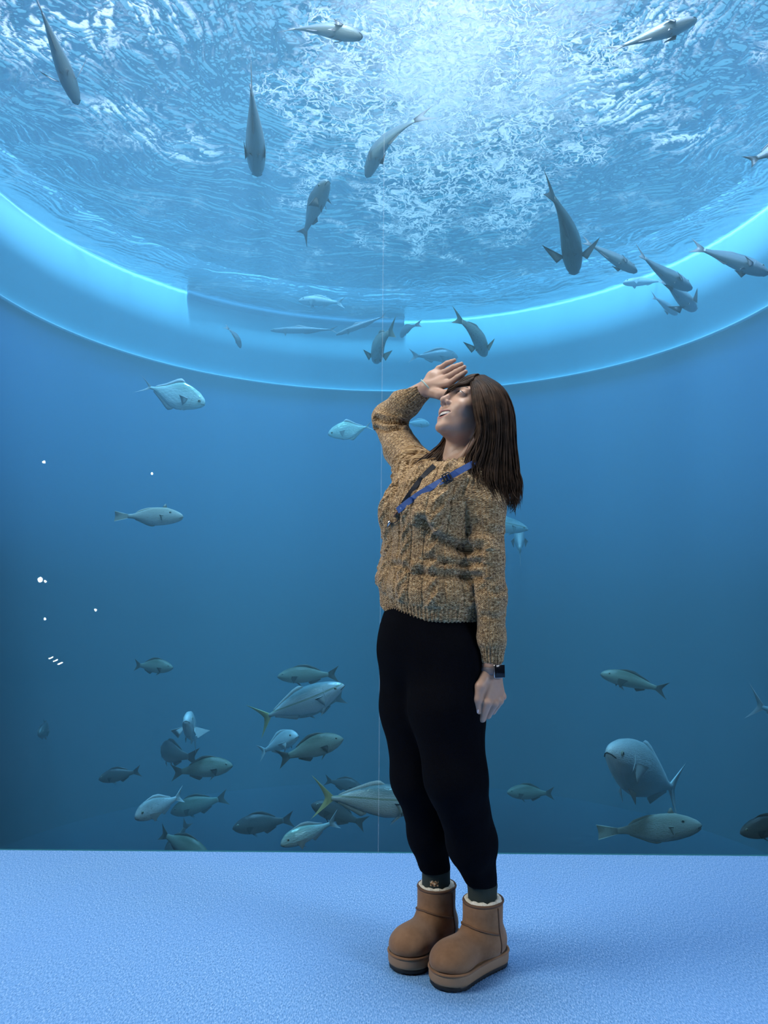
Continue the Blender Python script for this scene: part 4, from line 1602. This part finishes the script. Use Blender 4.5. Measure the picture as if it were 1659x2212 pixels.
# ------------------------------------------------------------------ fish
def fish_skin(name, back, flank, belly, rough=0.38, spots=0.0, stripe=None, metal=0.0, scale=40.0):
    t = NT(name)
    tc = t.n('TexCoord')
    g = t.n('SeparateXYZ', {0: tc.outputs['Generated']})
    nz = t.n('TexNoise', {'Vector': tc.outputs['Generated'], 'Scale': 7.0, 'Detail': 5.0, 'Roughness': 0.6})
    zz = t.math('ADD', g.outputs[2], t.math('MULTIPLY', t.math('SUBTRACT', nz.outputs[0], 0.5), 0.22))
    st = [(0.10, belly), (0.42, flank), (0.62, flank), (0.86, back)]
    c = t.ramp(zz, st)
    col = c.outputs[0]
    if stripe:
        band = t.ramp(t.math('ABSOLUTE', t.math('SUBTRACT', g.outputs[2], stripe[0])), [(stripe[1] * 0.6, 1.0), (stripe[1], 0.0)])
        col = t.mix(band, col, stripe[2])
    if spots:
        vr = t.n('TexVoronoi', {'Vector': tc.outputs['Generated'], 'Scale': 14.0})
        sp = t.ramp(vr.outputs['Distance'], [(0.15, spots), (0.32, 0.0)])
        col = t.mix(sp, col, tuple(x * 0.35 for x in back))
    sc = t.n('TexVoronoi', {'Vector': tc.outputs['Generated'], 'Scale': scale})
    bp = t.n('Bump', {'Height': sc.outputs['Distance'], 'Strength': 0.25, 'Distance': 0.004})
    return t.bsdf(col, rough, metal, normal=bp.outputs[0])


def fin_mat(name, ca, cb):
    t = NT(name)
    tc = t.n('TexCoord').outputs['Generated']
    w = t.n('TexWave', {'Vector': tc, 'Scale': 9.0, 'Distortion': 1.0, 'Detail': 1.0})
    return t.bsdf(t.mix(w.outputs[0], ca, cb), 0.5)


FS = {
    'silver': (fish_skin('silver_grey_skin', (0.10, 0.12, 0.14), (0.24, 0.28, 0.31), (0.42, 0.46, 0.48), rough=0.3), fin_mat('grey_fin', (0.20, 0.19, 0.20), (0.34, 0.30, 0.30))),
    'dark': (fish_skin('dark_grey_skin', (0.035, 0.045, 0.05), (0.085, 0.10, 0.10), (0.16, 0.18, 0.17)), fin_mat('dark_fin', (0.022, 0.028, 0.03), (0.045, 0.055, 0.055))),
    'olive': (fish_skin('olive_skin', (0.11, 0.14, 0.10), (0.26, 0.31, 0.25), (0.44, 0.48, 0.42)), fin_mat('olive_fin', (0.035, 0.045, 0.04), (0.075, 0.085, 0.075))),
    'pale': (fish_skin('pale_skin', (0.42, 0.50, 0.50), (0.66, 0.74, 0.74), (0.80, 0.86, 0.86)), fin_mat('pale_fin', (0.45, 0.52, 0.52), (0.70, 0.75, 0.74))),
    'white': (fish_skin('white_mottled_skin', (0.42, 0.48, 0.48), (0.78, 0.82, 0.82), (0.95, 0.95, 0.95), spots=0.6), fin_mat('white_fin', (0.6, 0.66, 0.66), (0.88, 0.9, 0.9))),
    'jack': (fish_skin('amberjack_skin', (0.20, 0.34, 0.38), (0.66, 0.84, 0.88), (0.86, 0.95, 0.98), rough=0.25, stripe=(0.60, 0.035, (0.36, 0.50, 0.42)), metal=0.15), fin_mat('yellow_fin', (0.42, 0.52, 0.24), (0.60, 0.70, 0.36))),
    'bright': (fish_skin('mirror_skin', (0.45, 0.68, 0.60), (0.72, 0.95, 0.92), (0.90, 1.0, 1.0), rough=0.22, metal=0.2, scale=14.0), fin_mat('silver_fin', (0.35, 0.42, 0.45), (0.62, 0.72, 0.74))),
    'leather': (fish_skin('leathery_skin', (0.36, 0.38, 0.32), (0.50, 0.53, 0.48), (0.74, 0.78, 0.78), rough=0.7, spots=0.35), fin_mat('leather_fin', (0.30, 0.32, 0.27), (0.55, 0.57, 0.5))),
    'spotted': (fish_skin('spotted_skin', (0.14, 0.16, 0.13), (0.30, 0.33, 0.29), (0.48, 0.52, 0.50), spots=0.8), fin_mat('spotted_fin', (0.05, 0.06, 0.05), (0.28, 0.30, 0.24))),
}
t = NT('fish_eye')
oz = t.n('TexCoord').outputs['Generated']
dc = t.n('VectorMath', {0: t.n('VectorMath', {0: oz, 1: (1, 0, 1)}, operation='MULTIPLY').outputs[0], 1: (0.5, 0, 0.5)}, operation='DISTANCE').outputs['Value']
M_FEYE = t.bsdf(t.ramp(dc, [(0.0, (0.003, 0.003, 0.004)), (0.24, (0.004, 0.004, 0.005)), (0.27, (0.62, 0.66, 0.52)), (0.45, (0.30, 0.33, 0.26))]), 0.1)
M_MOUTH = simple('fish_mouth', (0.02, 0.02, 0.022), 0.6)

#            s     top    bottom  width
SHAPES = {
    'chub': dict(prof=[(0, .012, .012, .010), (.05, .060, .050, .040), (.13, .108, .088, .062), (.25, .150, .118, .076), (.40, .172, .132, .078), (.55, .160, .125, .066),
                       (.72, .118, .095, .044), (.88, .062, .055, .022), (1, .040, .038, .012)],
                 tail=(.15, .135, .45), dorsal=(.30, .84, .040, .55), anal=(.60, .84, .055), eye=(.115, .045, .021), pec=(.27, -.02, .14), pel=(.36, .10), sl=.80),
    'snapper': dict(prof=[(0, .015, .012, .014), (.04, .048, .040, .040), (.12, .088, .066, .064), (.25, .120, .084, .080), (.40, .130, .090, .080), (.55, .118, .084, .066),
                          (.72, .085, .064, .044), (.88, .048, .040, .022), (1, .032, .030, .012)],
                    tail=(.15, .125, .55), dorsal=(.28, .86, .036, .5), anal=(.62, .80, .045), eye=(.13, .040, .020), pec=(.27, -.015, .17), pel=(.34, .10), sl=.81),
    'jack': dict(prof=[(0, .012, .012, .010), (.06, .050, .045, .036), (.15, .085, .082, .055), (.30, .118, .125, .070), (.45, .128, .135, .070), (.60, .112, .112, .056),
                       (.78, .068, .062, .034), (.92, .026, .024, .018), (1, .018, .018, .012)],
                 tail=(.15, .175, .68), dorsal=(.46, .93, .034, .12), anal=(.64, .93, .045), eye=(.10, .012, .016), pec=(.24, -.02, .11), pel=(.28, .11), sl=.80),
    'pompano': dict(prof=[(0, .020, .020, .010), (.04, .070, .050, .026), (.14, .130, .100, .040), (.30, .180, .150, .046), (.45, .205, .180, .044), (.58, .170, .165, .036),
                          (.75, .085, .090, .022), (.92, .026, .024, .012), (1, .018, .018, .009)],
                    tail=(.19, .135, .85), dorsal=(.45, .92, .055, .15), anal=(.50, .92, .055), eye=(.10, .020, .023), pec=(.28, -.01, .15), pel=(.30, .06), sl=.80),
    'porgy': dict(prof=[(0, .016, .016, .014), (.04, .080, .050, .042), (.12, .150, .085, .062), (.25, .190, .118, .074), (.42, .190, .130, .074), (.58, .155, .112, .058),
                        (.75, .095, .075, .036), (.90, .048, .042, .018), (1, .035, .033, .012)],
                  tail=(.16, .145, .55), dorsal=(.24, .86, .050, .5), anal=(.60, .82, .055), eye=(.14, .060, .024), pec=(.27, -.03, .20), pel=(.34, .11), sl=.80),
    'filefish': dict(prof=[(0, .012, .030, .010), (.05, .048, .060, .024), (.15, .088, .092, .038), (.30, .125, .118, .048), (.48, .128, .130, .046), (.62, .110, .112, .036),
                           (.78, .068, .066, .022), (.90, .036, .034, .014), (1, .028, .028, .010)],
                     tail=(.18, .075, .06), dorsal=(.50, .86, .022, .8), anal=(.50, .86, .022), eye=(.22, .055, .020), pec=(.33, .00, .07), pel=(.0, .0), sl=.80, spike=True),
    'slender': dict(prof=[(0, .008, .008, .008), (.08, .030, .028, .024), (.25, .050, .046, .036), (.45, .056, .052, .038), (.65, .046, .042, .030),
                          (.85, .022, .020, .016), (1, .010, .010, .008)],
                    tail=(.11, .065, .75), dorsal=(.40, .60, .022, .3), anal=(.55, .80, .018), eye=(.07, .008, .012), pec=(.22, -.01, .08), pel=(.30, .04), sl=.88),
}


TAILM = {'jack': FS['jack'][1]}
FS['jack'] = (FS['jack'][0], fin_mat('pale_blue_fin', (0.40, 0.55, 0.58), (0.62, 0.76, 0.78)))


def interp_prof(pr, s):
    a = np.array(pr)
    return [float(np.interp(s, a[:, 0], a[:, k])) for k in (1, 2, 3)]


def strip(name, base, tip, th, mat, parent, bendf):
    V_, n = [], len(base)
    for b, t_ in zip(base, tip):
        b, t_ = np.asarray(b, float), np.asarray(t_, float)
        m_ = (b + t_) / 2
        nrm = V3(0, 1, 0) if abs(b[1] - t_[1]) < 1e-4 and abs(b[1]) < 1e-3 else V3(0, 0.35, 1)
        for q_, h in ((b, th), (m_, th * 0.7), (t_, th * 0.25)):
            V_.append(q_ + nrm * h)
            V_.append(q_ - nrm * h)
    V_ = [bendf(v) for v in V_]
    F_ = []
    for i in range(n - 1):
        o, p = i * 6, (i + 1) * 6
        for a, b in ((0, 2), (2, 4)):
            F_.append((o + a, o + b, p + b, p + a))
            F_.append((o + a + 1, p + a + 1, p + b + 1, o + b + 1))
        F_.append((o, p, p + 1, o + 1))
        F_.append((o + 4, o + 5, p + 5, p + 4))
    for o in (0, (n - 1) * 6):
        F_.append((o, o + 2, o + 3, o + 1))
        F_.append((o + 2, o + 4, o + 5, o + 3))
    return mesh_obj(name, V_, F_, mat, parent)


def make_fish(name, shape, skin, nose, tail, label, cat='fish', group=None, roll=0.0, bend=0.0, detail=True, deep=1.0, up=(0, 0, 1), pec_open=0.32):
    """nose, tail: (px, py, y) of the photograph; the fish is as long as the distance between them"""
    S = SHAPES[shape]
    sk, fm = FS[skin]
    A, B = P(*nose), P(*tail)
    L = (A - B).length
    fx = (A - B).normalized()
    upv = Vector(up)
    ly = upv.cross(fx).normalized()
    uz = fx.cross(ly)
    if roll:
        rm = Matrix.Rotation(math.radians(roll), 3, fx)
        ly, uz = rm @ ly, rm @ uz
    sl = S['sl']

    def bendf(v):
        x, y, z = v
        d = max(0.0, 0.25 - x)
        return V3(x, y + bend * d * d * 0.55, z)
    pr = S['prof']
    NSg, NK = (30, 18) if detail else (20, 12)
    V_ = [bendf(V3(0.5, 0, 0))]
    ss = [((i + 1) / NSg) ** 1.25 for i in range(NSg)]
    for s in ss:
        tp, bt, w = interp_prof(pr, s)
        tp, bt = tp * deep, bt * deep
        for k in range(NK):
            a = 2 * PI * k / NK
            ca, sa = math.cos(a), math.sin(a)
            y = w * math.copysign(abs(ca) ** 0.9, ca)
            z = (tp if sa > 0 else bt) * math.copysign(abs(sa) ** 0.95, sa)
            V_.append(bendf(V3(0.5 - s * sl, y, z)))
    V_.append(bendf(V3(0.5 - sl - 0.004, 0, 0)))
    F_ = [(0, 1 + (k + 1) % NK, 1 + k) for k in range(NK)]
    for i in range(NSg - 1):
        for k in range(NK):
            a, b = 1 + i * NK + k, 1 + i * NK + (k + 1) % NK
            F_.append((a, b, b + NK, a + NK))
    last = 1 + (NSg - 1) * NK
    F_ += [(last + k, last + (k + 1) % NK, len(V_) - 1) for k in range(NK)]
    body = mesh_obj(name, V_, F_, sk)
    # tail fin
    tl, th_, fork = S['tail']
    x0 = 0.5 - sl + 0.015
    _, _, _ = interp_prof(pr, 1)
    hz = pr[-1][1] * deep
    base, tip = [], []
    for i in range(13):
        u = 2 * i / 12 - 1
        base.append((x0, 0, hz * u * 0.9))
        tip.append((x0 - 0.015 - (tl + 0.02) * (1 - fork + fork * abs(u) ** 1.3), 0, th_ * u * (1.0 if fork > 0.1 else 1.0)))
    strip('tail_fin', base, tip, 0.004, TAILM.get(skin, fm), body, bendf)

    def top_at(s):
        return interp_prof(pr, s)[0] * deep

    def bot_at(s):
        return interp_prof(pr, s)[1] * deep
    s0, s1, hh, pk = S['dorsal']
    base, tip = [], []
    for i in range(15):
        u = i / 14
        s = s0 + (s1 - s0) * u
        h = hh * (math.sin(PI * min(1, u / (2 * pk))) if u < pk else (0.35 + 0.65 * (1 - (u - pk) / (1 - pk)) ** 1.2)) if u < 0.98 else hh * 0.2
        base.append((0.5 - s * sl, 0, top_at(s) - 0.008))
        tip.append((0.5 - s * sl - 0.35 * h, 0, top_at(s) + h))
    strip('dorsal_fin', base, tip, 0.003, fm, body, bendf)
    s0, s1, hh = S['anal']
    base, tip = [], []
    for i in range(9):
        u = i / 8
        s = s0 + (s1 - s0) * u
        h = hh * (1 - 0.7 * u) * min(1, 6 * u + 0.3)
        base.append((0.5 - s * sl, 0, -bot_at(s) + 0.008))
        tip.append((0.5 - s * sl - 0.5 * h, 0, -bot_at(s) - h))
    strip('anal_fin', base, tip, 0.003, fm, body, bendf)
    if S.get('spike'):
        base = [(0.5 - (s_) * sl, 0, top_at(s_) - 0.005) for s_ in (.30, .325, .35)]
        tip = [(0.5 - (s_ + .02) * sl, 0, top_at(s_) + h_) for s_, h_ in ((.30, .055), (.325, .045), (.36, .004))]
        strip('dorsal_spine', base, tip, 0.004, fm, body, bendf)
    ps, pz, plen = S['pec']
    for sg in (1, -1):
        w = interp_prof(pr, ps)[2]
        base, tip = [], []
        out = plen * pec_open
        for i in range(6):
            u = i / 5
            base.append((0.5 - ps * sl - 0.012 * u, sg * (w * 0.93), pz + 0.018 - 0.036 * u))
            ll = plen * (1.0 - 0.62 * u ** 0.8)
            tip.append((0.5 - ps * sl - ll * 0.85, sg * (w * 0.9 + out * (0.8 - 0.55 * u)), pz + 0.02 - (0.055 + 0.06 * plen / 0.15) * u))
        strip('pectoral_fin', base, tip, 0.003, fm, body, bendf)
    if S['pel'][1] > 0 and detail:
        ps2, pl2 = S['pel']
        bz = -bot_at(ps2)
        for sg in (1, -1):
            base = [(0.5 - ps2 * sl - 0.01 * i, sg * (0.018 + 0.002 * i), bz + 0.012) for i in range(4)]
            tip = [(0.5 - ps2 * sl - pl2 * (0.85 - 0.12 * i), sg * (0.035 + 0.004 * i), bz - pl2 * (0.55 - 0.15 * i)) for i in range(4)]
            strip('pelvic_fin', base, tip, 0.003, fm, body, bendf)
    es, ez, er = S['eye']
    for sg in (1, -1):
        w = interp_prof(pr, es)
        yy = w[2] * math.sqrt(max(0.05, 1 - (ez / (w[0] * deep)) ** 2))
        e = uv_sphere('eye', er, M_FEYE, body, 14, 10, (1, 0.45, 1))
        e.location = (0.5 - es * sl, sg * yy * 0.93, ez * deep)
    if detail:
        w = interp_prof(pr, 0.05)
        tube_obj('mouth', [bendf(V3(0.5 - 0.05 * sl, w[2] * 1.0, -0.022)), bendf(V3(0.5 - 0.018 * sl, w[2] * 0.55, -0.012)), bendf(V3(0.5 - 0.0 * sl, 0, -0.008)),
                           bendf(V3(0.5 - 0.018 * sl, -w[2] * 0.55, -0.012)), bendf(V3(0.5 - 0.05 * sl, -w[2] * 1.0, -0.022))], 0.0032, M_MOUTH, body, seg=6)
        gs = S['eye'][0] + 0.105
        for sg in (1, -1):
            pts = []
            for i in range(7):
                a = math.radians(58 - 116 * i / 6)
                s = gs + 0.028 * math.cos(a)
                tp, bt, w = interp_prof(pr, s)
                z = (tp if a > 0 else bt) * deep * math.sin(a) * 0.95
                pts.append(bendf(V3(0.5 - s * sl, sg * w * math.cos(a) ** 0.95 * 0.985, z)))
            tube_obj('gill_cover', pts, 0.0038, sk, body, seg=6)
    body.matrix_world = Matrix.Translation((A + B) / 2) @ Matrix([[fx[i], ly[i], uz[i]] for i in range(3)]).to_4x4() @ Matrix.Scale(L, 4)
    tag(body, label, cat, group)
    return body


G1, G2, G3 = 'fish just under the surface', 'fish near the far rim of the tank', 'fish low in the tank'
F_ = make_fish
# --- under the surface, seen from below
F_('grey_snapper', 'snapper', 'silver', (168, 226, 4.02), (72, -22, 3.60), 'long grey fish at top left, diving head down with one side fin spread', group=G1, pec_open=1.2, roll=-25)
F_('grey_snapper', 'snapper', 'silver', (784, 80, 3.80), (606, 42, 3.88), 'plump grey fish at the top pointing right, left of the bright foam', group=G1, roll=-42, bend=0.35)
F_('grey_snapper', 'snapper', 'silver', (1505, 42, 3.74), (1306, 112, 3.82), 'grey fish at top right, tail low and head pointing up right', group=G1, roll=-38)
F_('grey_snapper', 'snapper', 'silver', (556, 380, 4.40), (540, 150, 3.72), 'narrow grey fish seen from below, nose straight down with two dark chest marks', group=G1, pec_open=0.15)
F_('grey_snapper', 'snapper', 'silver', (792, 383, 4.35), (862, 212, 3.95), 'slim grey fish crossing the pane joint, tail up right and nose down', group=G1, bend=-1.6, pec_open=0.2)
F_('grey_snapper', 'snapper', 'silver', (708, 390, 4.30), (650, 520, 4.75), 'slim grey fish slanting up right, left of the pane joint', group=G1, roll=30, pec_open=0.5)
F_('olive_grouper', 'snapper', 'dark', (1241, 592, 4.75), (1218, 380, 4.05), 'dark fish diving nose down with a dark speckled tail on top', group=G1, bend=0.5, pec_open=1.1)
F_('grey_snapper', 'snapper', 'silver', (1376, 588, 4.70), (1254, 515, 4.60), 'grey fish right of the dark diving fish, slanting down to the right', group=G1, roll=-30)
F_('grey_snapper', 'snapper', 'silver', (1494, 625, 4.75), (1358, 553, 4.55), 'grey fish with a dark side fin, its tail at the snout of another', group=G1, roll=-25, bend=-0.4)
F_('grey_snapper', 'snapper', 'silver', (1660, 592, 4.35), (1487, 528, 4.35), 'grey fish at the right edge under the glinting water, heading down right', group=G1, roll=-22)
F_('grey_snapper', 'snapper', 'silver', (1502, 670, 5.25), (1420, 592, 4.85), 'fish diving steeply right below another, its side fin raised', group=G1, roll=-20, pec_open=0.9)
F_('grey_snapper', 'snapper', 'silver', (1463, 680, 6.4), (1406, 636, 6.2), 'small hazy fish diving right beneath the group at right', group=G1, roll=-15, detail=False)
F_('grey_snapper', 'snapper', 'pale', (1345, 612, 6.9), (1440, 606, 6.9), 'faint pale fish facing left behind the diving group', group=G1, detail=False, roll=20)
F_('dark_chub', 'chub', 'dark', (1740, 300, 4.1), (1608, 352, 4.1), 'dark fish cut off by the right edge below the surface', group=G1, roll=-20)
# --- the lighter band near the far rim
F_('pale_bream', 'snapper', 'pale', (645, 650, 7.2), (748, 656, 7.2), 'pale bream facing left just under the far edge of the rippled water', group=G2, bend=0.2)
F_('slender_mackerel', 'slender', 'silver', (583, 714, 7.4), (732, 712, 7.4), 'long slender fish lying level, facing left in the light band', group=G2, detail=False)
F_('slender_mackerel', 'slender', 'silver', (725, 724, 7.0), (838, 680, 7.1), 'long slender fish slanting up right towards the pane joint', group=G2, detail=False)
F_('grey_chub', 'chub', 'silver', (520, 752, 5.75), (502, 700, 5.60), 'small stubby fish seen from behind in the light band at left', group=G2, bend=1.2)
F_('grey_chub', 'chub', 'spotted', (812, 780, 5.75), (824, 702, 5.15), 'rounded fish nose down, right beside the pane joint', group=G2, bend=-0.6, pec_open=1.0)
F_('grey_chub', 'chub', 'silver', (866, 728, 7.3), (884, 694, 7.0), 'small faint fish turning away, right of the pane joint', group=G2, bend=-1.5, detail=False)
F_('spotted_grouper', 'snapper', 'spotted', (1048, 768, 5.45), (1010, 672, 4.95), 'fish diving above the head, with a broad spotted tail fan', group=G2, bend=0.7, pec_open=1.0, deep=1.15)
F_('grey_grouper', 'porgy', 'silver', (990, 772, 7.9), (880, 768, 7.9), 'faint broad fish facing right behind the raised hand', group=G2, detail=False, deep=0.8)
# --- middle water
F_('pompano', 'pompano', 'bright', (443, 874, 4.75), (296, 828, 4.80), 'shiny diamond-shaped silver fish facing right, below the bright rim line', group='diamond-shaped silver fish')
F_('pompano', 'pompano', 'bright', (709, 939, 5.35), (812, 918, 5.4), 'smaller shiny diamond-shaped fish facing left beside the bent elbow', group='diamond-shaped silver fish')
F_('pale_bream', 'porgy', 'pale', (928, 918, 7.7), (872, 912, 7.7), 'hazy fish seen in the gap between raised arm and chin', detail=False)
F_('leatherjacket', 'filefish', 'leather', (396, 1116, 4.50), (247, 1115, 4.55), 'mottled grey fish with a large ringed eye, alone at mid left', group='leathery fish')
F_('amberjack', 'jack', 'jack', (1141, 1144, 5.2), (1010, 1115, 5.2), 'silver blue fish half hidden behind the sweater sleeve', group='jacks')
F_('pale_bream', 'porgy', 'pale', (1121, 1148, 5.6), (1124, 1202, 5.15), 'small pale fish seen end-on right of the sweater', detail=False)
# --- lower left
F_('dark_finned_chub', 'chub', 'olive', (374, 1443, 5.0), (280, 1437, 5.05), 'round grey fish with a dark back fin, highest of the lower left fish', group=G3, bend=0.5)
F_('dark_finned_chub', 'chub', 'dark', (84, 1586, 5.4), (119, 1566, 5.75), 'small dark fish turned away at far left', group=G3, bend=-0.8)
F_('silver_porgy', 'porgy', 'pale', (402, 1556, 4.55), (426, 1606, 4.95), 'pale fish facing the viewer with a dark forked tail behind', group=G3, pec_open=1.2)
F_('dark_finned_chub', 'chub', 'dark', (352, 1618, 5.25), (392, 1642, 4.85), 'dark fish turning away above the yellow-eyed chub', group=G3, bend=-0.9)
F_('dark_finned_chub', 'chub', 'dark', (213, 1684, 4.9), (308, 1664, 4.9), 'small dark chub facing left, leftmost of the bottom group', group=G3)
F_('dark_finned_chub', 'chub', 'olive', (503, 1654, 4.70), (364, 1670, 4.70), 'grey chub with a yellow-ringed eye facing right at lower left', group=G3)
F_('white_porgy', 'porgy', 'white', (291, 1768, 4.25), (408, 1716, 4.50), 'whitish mottled fish facing down left with a fanned white tail', group=G3, bend=-0.4, pec_open=0.7)
F_('dark_finned_chub', 'chub', 'olive', (368, 1756, 5.2), (497, 1720, 5.25), 'dim chub behind the whitish mottled fish, facing left', group=G3)
F_('dark_finned_chub', 'chub', 'olive', (452, 1852, 4.55), (330, 1800, 4.65), 'brownish fish sinking behind the carpet edge at lower left', group=G3, bend=0.5)
F_('dark_finned_chub', 'chub', 'dark', (352, 1868, 5.0), (414, 1772, 5.1), 'dark tail rising at the carpet edge under the whitish fish', group=G3, bend=-0.5)
# --- lower centre
F_('dark_finned_chub', 'chub', 'olive', (599, 1462, 4.9), (737, 1456, 4.9), 'olive chub facing left, above the big slanting jack', group=G3, deep=0.85)
F_('dark_finned_chub', 'chub', 'dark', (628, 1545, 5.3), (750, 1502, 5.3), 'dark fish mostly hidden behind the slanting jack', group=G3)
F_('amberjack', 'jack', 'jack', (744, 1480, 4.20), (542, 1562, 4.35), 'large silver blue jack slanting up right with a yellowish tail', group='jacks', roll=12)
F_('silver_porgy', 'porgy', 'pale', (644, 1590, 4.75), (556, 1628, 4.95), 'pale round fish with a bright eye between jack and chub', group=G3, deep=0.9)
F_('dark_finned_chub', 'chub', 'olive', (742, 1596, 4.45), (594, 1642, 4.45), 'olive chub facing up right with a dark tail, beside the trousers', group=G3)
F_('dark_finned_chub', 'chub', 'dark', (502, 1790, 4.75), (640, 1768, 4.80), 'dark blue-grey chub facing left near the carpet edge', group=G3)
F_('dark_finned_chub', 'chub', 'dark', (784, 1704, 5.1), (698, 1684, 5.15), 'small dark chub just above the largest striped jack', group=G3)
F_('amberjack', 'jack', 'jack', (930, 1733, 3.85), (664, 1722, 3.90), 'largest jack, silver with a yellow tail, its head behind the trousers', group='jacks', deep=1.0)
F_('dark_finned_chub', 'chub', 'dark', (672, 1738, 4.6), (796, 1782, 4.65), 'dark chub under the largest jack, tail to the right', group=G3)
F_('silver_porgy', 'porgy', 'bright', (606, 1826, 4.00), (742, 1772, 4.15), 'silvery fish facing down left on the carpet edge', group=G3, bend=-0.4, deep=0.8)
# --- lower right
F_('yellow_grunt', 'snapper', 'olive', (1297, 1456, 4.55), (1447, 1494, 4.55), 'grey fish with a pale snout and dark tail facing left at right', group=G3)
F_('trevally', 'jack', 'pale', (1312, 1622, 4.05), (1478, 1718, 4.75), 'large blunt-headed trevally turning towards the viewer at right', group='jacks', deep=1.08, pec_open=0.4)
F_('dark_finned_chub', 'chub', 'olive', (1095, 1712, 4.9), (1201, 1714, 4.9), 'small chub facing left just right of the trousers', group=G3)
F_('leatherjacket', 'filefish', 'leather', (1516, 1782, 4.25), (1290, 1798, 4.35), 'large pale leathery fish facing right, low at right', group='leathery fish', deep=1.05)
F_('dark_finned_chub', 'chub', 'dark', (1598, 1800, 3.95), (1745, 1770, 3.95), 'big dark fish cut off by the right edge above the carpet', group=G3)
F_('amberjack', 'jack', 'silver', (1830, 1600, 4.35), (1607, 1512, 4.9), 'thin tail entering from the right edge, the rest out of view', group='jacks')

# ------------------------------------------------------------------ lamps at the back of the visitors' room, mirrored in the window
t = NT('lamp_glow')
M_GLOW = t.surf(t.n('Emission', {'Color': (1.0, 0.96, 0.90, 1), 'Strength': 150.0}))
M_HOUSING = simple('lamp_housing', (0.02, 0.02, 0.022), 0.5)
for i, (px, py, r, lab) in enumerate(((95, 998, .016, 'small lamp whose white dot in the window is highest at far left'), (87, 1252, .026, 'lamp giving the brightest dot in the window at far left'),
                                      (98, 1256, .014, 'small lamp mirrored just beside the brightest dot'), (97, 1337, .013, 'small lamp mirrored below the brightest dot'),
                                      (206, 1318, .014, 'small lamp mirrored alone, right of the far left dots'), (328, 1023, .013, 'faint lamp mirrored above the mottled grey fish'))):
    m_ = P(px, py, 8.2)
    c_ = Vector((m_.x, 2 * GLASS_Y - m_.y, m_.z))
    hs = uv_sphere('spot_lamp', r * 1.5, M_HOUSING)
    hs.location = c_ - Vector((0, r * 1.1, 0))
    bl = uv_sphere('bulb', r, M_GLOW, hs, 12, 8)
    bl.location = (0, r * 1.1, 0)
    tag(hs, lab, 'lamp', "spot lamps mirrored in the window")
m_ = P(120, 1427, 8.2)
for k in range(3):
    c_ = V3(m_.x - 0.05 + 0.05 * k, 2 * GLASS_Y - m_.y, m_.z + 0.028 - 0.028 * k)
    b_ = tube_obj('tube_lamp', [c_ + V3(-0.022, 0, -0.010), c_ + V3(0.022, 0, 0.010)], 0.006, M_GLOW, None, seg=8)
    tag(b_, ['first', 'middle', 'last'][k] + ' of three slanting white tube lamps mirrored low at left', 'lamp', 'tube lamps mirrored in the window')
